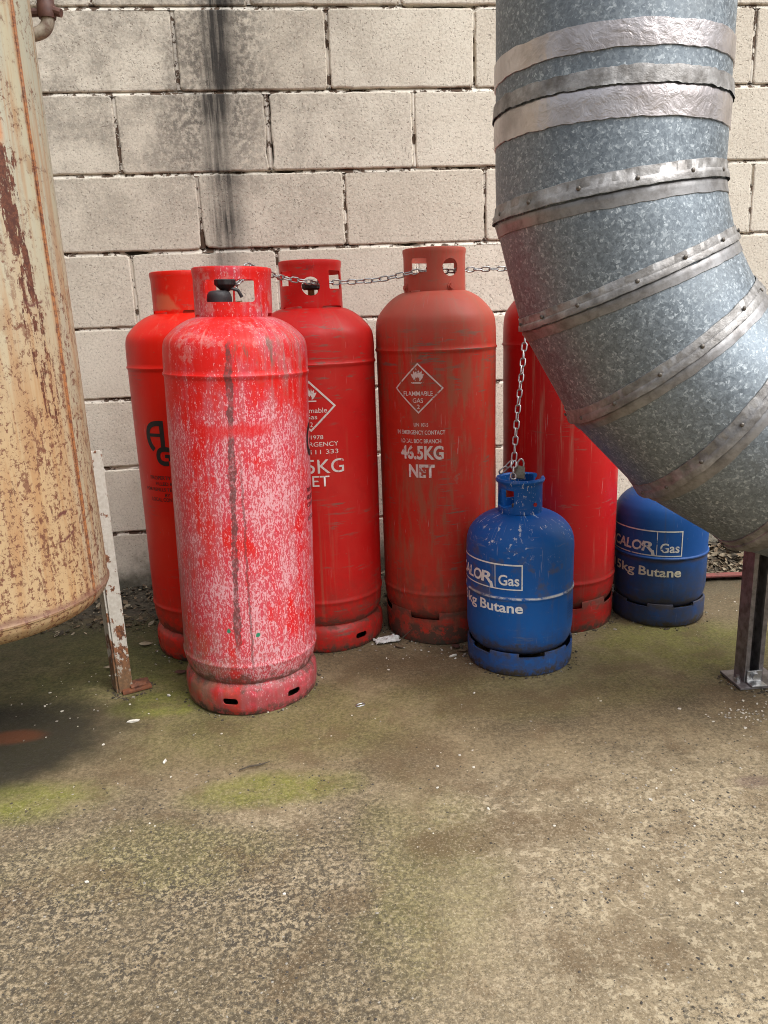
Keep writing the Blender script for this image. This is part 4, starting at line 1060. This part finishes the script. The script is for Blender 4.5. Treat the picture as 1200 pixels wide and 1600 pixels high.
# ------------------------------------------------------------------ litter, small things on the ground
def leaf_quad(bm, p, s, asp, rot, curl, tilt=(0, 0), mi=0):
    Mx = Matrix.Translation(p) @ Matrix.Rotation(rot, 4, 'Z') @ Matrix.Rotation(tilt[0], 4, 'X') @ Matrix.Rotation(tilt[1], 4, 'Y')
    top, bot = [], []
    prof = [(-1, .08), (-.6, .7), (-.1, 1), (.4, .75), (1, .06)]
    L = [[], [], []]
    for x, w in prof:
        for j, sgn in enumerate((-1, 0, 1)):
            L[j].append(bm.verts.new(Mx @ Vector((x*s, sgn*w*s*asp, curl*s*(x*x*.6+abs(sgn)*.5*w)+random.uniform(-.05, .05)*s))))
    for j in range(2):
        for i in range(4):
            f = bm.faces.new((L[j][i], L[j][i+1], L[j+1][i+1], L[j+1][i])); f.material_index = mi
def litter_heap(x, y):
    h = 0
    if x > .85: h = max(0, min(1, (y+.262)/.22))**1.1*.055*min(1, (x-.85)/.12)
    elif x < -.15: h = max(0, min(1, (y+.3)/.3))**1.6*.03
    else: h = max(0, min(1, (y+.2)/.2))**1.5*.02
    return h*(.75+.5*noise.noise(Vector((x*16, y*16, 3))))
bm = bmesh.new()
gx = [-1.3+i*.02 for i in range(160)]; gy = [-.34+i*.0155 for i in range(23)]
rows = [[bm.verts.new((x, y, litter_heap(x, y)+ground_h(x, y)+noise.noise(Vector((x*45, y*45, 7)))*.005-.004)) for x in gx] for y in gy]
grid_faces(bm, rows, False)
for f in bm.faces: f.material_index = 2
for i in range(5200):
    u = random.random()
    if u < .55:
        x = random.uniform(.9, 1.75); y = -.26*random.random()**.8
    elif u < .88:
        x = random.uniform(-.95, -.10); y = -.34*random.random()**1.5
    else:
        x = random.uniform(-.1, .9); y = -.3*random.random()**1.5
    z = litter_heap(x, y)+ground_h(x, y)
    s = random.choice([.004, .006, .009, .012, .016] if x > .6 else [.003, .004, .005, .007, .012])
    leaf_quad(bm, (x, y-.004, z+random.uniform(.0005, .006)), s, random.uniform(.25, .7), random.uniform(0, 6.3), random.uniform(-.1, .6), (random.uniform(-.6, .6), random.uniform(-.6, .6)), random.choice([0, 0, 2, 2, 2, 2, 1] if x < .6 else [0, 1, 1, 0, 2]))
tag(obj('leaf_litter', bm, [m_litter, m_litter2, m_litter3], smooth=0, keep=True), 'brown dead leaves and debris banked along the foot of the wall', 'leaf litter', kind='stuff')
# grit
bm = bmesh.new()
def stone(p, s, mi):
    r = bmesh.ops.create_icosphere(bm, subdivisions=1, radius=1)
    k = random.random()*50
    sx, sy, sz = s*random.uniform(.7, 1.4), s*random.uniform(.6, 1.1), s*random.uniform(.35, .6)
    q = random.random()*6.3
    for v in r['verts']:
        c = v.co*(1+.35*noise.noise(v.co*1.3+Vector((k, 0, 0))))
        x, y = c.x*sx, c.y*sy
        v.co = Vector((p[0]+x*math.cos(q)-y*math.sin(q), p[1]+x*math.sin(q)+y*math.cos(q), p[2]+c.z*sz))
        for f in v.link_faces: f.material_index = mi
spots = [(-.62, -.75, .3, .25, 55), (-.35, -.45, .25, .2, 90), (.944, -1.105, .10, .05, 70), (1.1, -.42, .25, .12, 90), (.35, -.64, .3, .08, 70), (-.1, -.7, .3, .2, 30), (.5, -1.2, .9, .4, 50), (-.3, -1.1, .7, .4, 30), (.62, -1.45, .4, .2, 40)]
for cx, cy, rx, ry, n in spots:
    for i in range(n):
        x, y = random.gauss(cx, rx*.5), random.gauss(cy, ry*.5)
        if y > -.03: continue
        s = random.choice([.0012, .0016, .002, .0026, .0035])
        stone((x, y, ground_h(x, y)+s*.3), s, random.choice([0, 0, 1]))
for i in range(5200):
    x = random.uniform(-.75, 1.05); y = -1.12-.85*random.random()**.8
    k = noise.noise(Vector((x*3, y*3, 9)))+(.25 if x < .1 or x > .4 else -.1)
    if random.random() > .45+k: continue
    s = random.choice([.0010, .0013, .0016, .0020, .0026]); stone((x, y, ground_h(x, y)), s, random.choice([4, 4, 4, 2, 5, 5, 1]))
for cx, cy, rr in ((-.306, -.443, .163), (-.181, -.758, .163), (.022, -.447, .163), (.361, -.453, .163), (.7224, -.446, .163), (.531, -.707, .139), (1.022, -.486, .133), (1.037, -.955, .05), (-.49, -.73, .04)):
    for i in range(150):
        a = random.uniform(0, 2*PI); d = rr+abs(random.gauss(0, .010))-.002
        x, y = cx+d*math.cos(a), cy+d*math.sin(a)
        s = random.choice([.001, .0014, .002, .003, .0042]); stone((x, y, ground_h(x, y)+s*.2), s, random.choice([2, 2, 2, 2, 1, 3]))
tag(obj('grit', bm, [m_chip, m_grit, m_litter3, m_litter, mat_simple('dark_aggregate', (.055, .047, .038), .85, 0, .4, 90), mat_simple('sandy_aggregate', (.30, .245, .16), .85, 0, .4, 90)], smooth=30), 'pale grit and tiny stones scattered over the concrete', 'grit', kind='stuff')
# red steel edge strip
strip_ = thing('edging_strip', 'faded red steel strip lying along the leaf litter right of the blue bottle', 'metal strip', (1.4, -.28, 0), (0, 0, R_(-5)))
bm = bmesh.new(); box(bm, (0, 0, .017), (1.1, .030, .006), 0, .001); box(bm, (0, .0155, .0095), (1.1, .004, .018), 0, .0006)
for v in bm.verts: v.co.z += noise.noise(Vector((v.co.x*3, 0, 0)))*.003
obj('flange', bm, m_strip, strip_, smooth=0)
# tissue
def crumple(name, cx, cy, sx, sy, h, rot, mat, label, cat, seed):
    bm = bmesh.new(); n = 26; rows = []
    for i in range(n):
        row = []
        for j in range(n):
            u, v = i/(n-1)*2-1, j/(n-1)*2-1
            e = 1+.22*noise.noise(Vector((u*1.5, v*1.5, seed)))
            q = noise.fractal(Vector((u*1.7+seed, v*2.6, seed)), .7, 2.2, 4)
            x = u*sx*e; y = v*sy*e
            z = h*(.55+.6*q)*(1-.55*max(u*u, v*v))
            X = cx+x*math.cos(rot)-y*math.sin(rot); Y = cy+x*math.sin(rot)+y*math.cos(rot)
            row.append(bm.verts.new((X, Y, max(.0012, z)+ground_h(X, Y))))
        rows.append(row)
    grid_faces(bm, rows, False)
    o = obj(name, bm, mat, None, smooth=25)
    md = o.modifiers.new('thickness', 'SOLIDIFY'); md.thickness = .0008; md.offset = 1
    return tag(o, label, cat)
crumple('crumpled_tissue', .187, -.560, .038, .019, .022, R_(12), m_tissue, 'crumpled white tissue on the ground between two red cylinders', 'tissue', 3.3)
# loose link on the ground
o = D.objects.new('loose_link', LM); C.objects.link(o); o.location = (.083, -.918, .0028); o.rotation_euler = (0, 0, R_(22)); o.scale = (.85, .85, .85)
tag(o, 'single loose steel chain link lying on the bare concrete', 'chain link')
def leaf(x, y, s, asp, rot, mat, label, cat='leaf', name='fallen_leaf', curl=.35):
    bm = bmesh.new(); leaf_quad(bm, (0, 0, 0), s, asp, 0, curl, (.15, .1))
    o = obj(name, bm, mat, None, smooth=60); o.location = (x, y, ground_h(x, y)+s*.12+.001); o.rotation_euler = (0, 0, rot)
    md = o.modifiers.new('thickness', 'SOLIDIFY'); md.thickness = .0007
    return tag(o, label, cat)
leaf(-.377, -.659, .018, .55, .4, m_redleaf, 'reddish brown leaf beside the foot of the chalky front cylinder')
leaf(-.508, -.453, .020, .6, .2, m_litter2, 'pale grey curled leaf in the gap behind the tank leg')
leaf(.217, -.609, .017, .5, -.7, m_litter, 'brown leaf poking out from under the white tissue')
leaf(.371, -.634, .015, .8, .8, m_redleaf, 'dull red leaf fragment left of the front blue bottle', curl=.6)
leaf(.385, -.662, .014, .5, .1, m_litter, 'dark curled leaf touching the front blue bottle', curl=.6)
leaf(-.570, -.600, .022, .3, .2, m_litter2, 'flat pale leaf beneath the rusty tank')
def scrap(x, y, sx, sy, rot, label, mat=m_chip, h=.004, name='paint_flake', cat='flake'):
    bm = bmesh.new(); bmesh.ops.create_icosphere(bm, subdivisions=2, radius=1)
    for v in bm.verts:
        c = v.co*(1+.4*noise.noise(v.co*1.6+Vector((x*30, y*30, 0)))); v.co = Vector((c.x*sx, c.y*sy, c.z*h))
    o = obj(name, bm, mat, None, smooth=30); o.location = (x, y, ground_h(x, y)+h*.5); o.rotation_euler = (0, 0, rot)
    return tag(o, label, cat)
scrap(-.453, -.898, .014, .004, .15, 'elongated white flake on mossy concrete in front of the tank leg')
scrap(-.390, -.780, .006, .003, -.5, 'small white flake between the tank leg and the chalky cylinder')
scrap(.354, -.684, .012, .003, .3, 'curved white flake by the foot of the front blue bottle')
scrap(-.349, -1.085, .007, .003, 1.3, 'tiny greyish white flake alone on bare concrete between the mossy patches')
bm = bmesh.new(); tube([(-.032, -.008, .004), (-.01, .0, .006), (.012, .004, .005), (.03, .014, .004)], [.0012, .0018, .0016, .0008], 6, bm=bm)
o = obj('twig', bm, m_twig); o.location = (-.155, -1.142, 0); tag(o, 'thin dark twig on the concrete in front of the chalky cylinder', 'twig')
bm = bmesh.new(); tube([(-.02, -.008, .004), (.0, .004, .02), (.022, .012, .034)], [.0012, .0014, .0008], 6, bm=bm)
o = obj('twig', bm, m_twig); o.location = (.232, -.585, 0); tag(o, 'short twig sticking up out of the white tissue', 'twig')
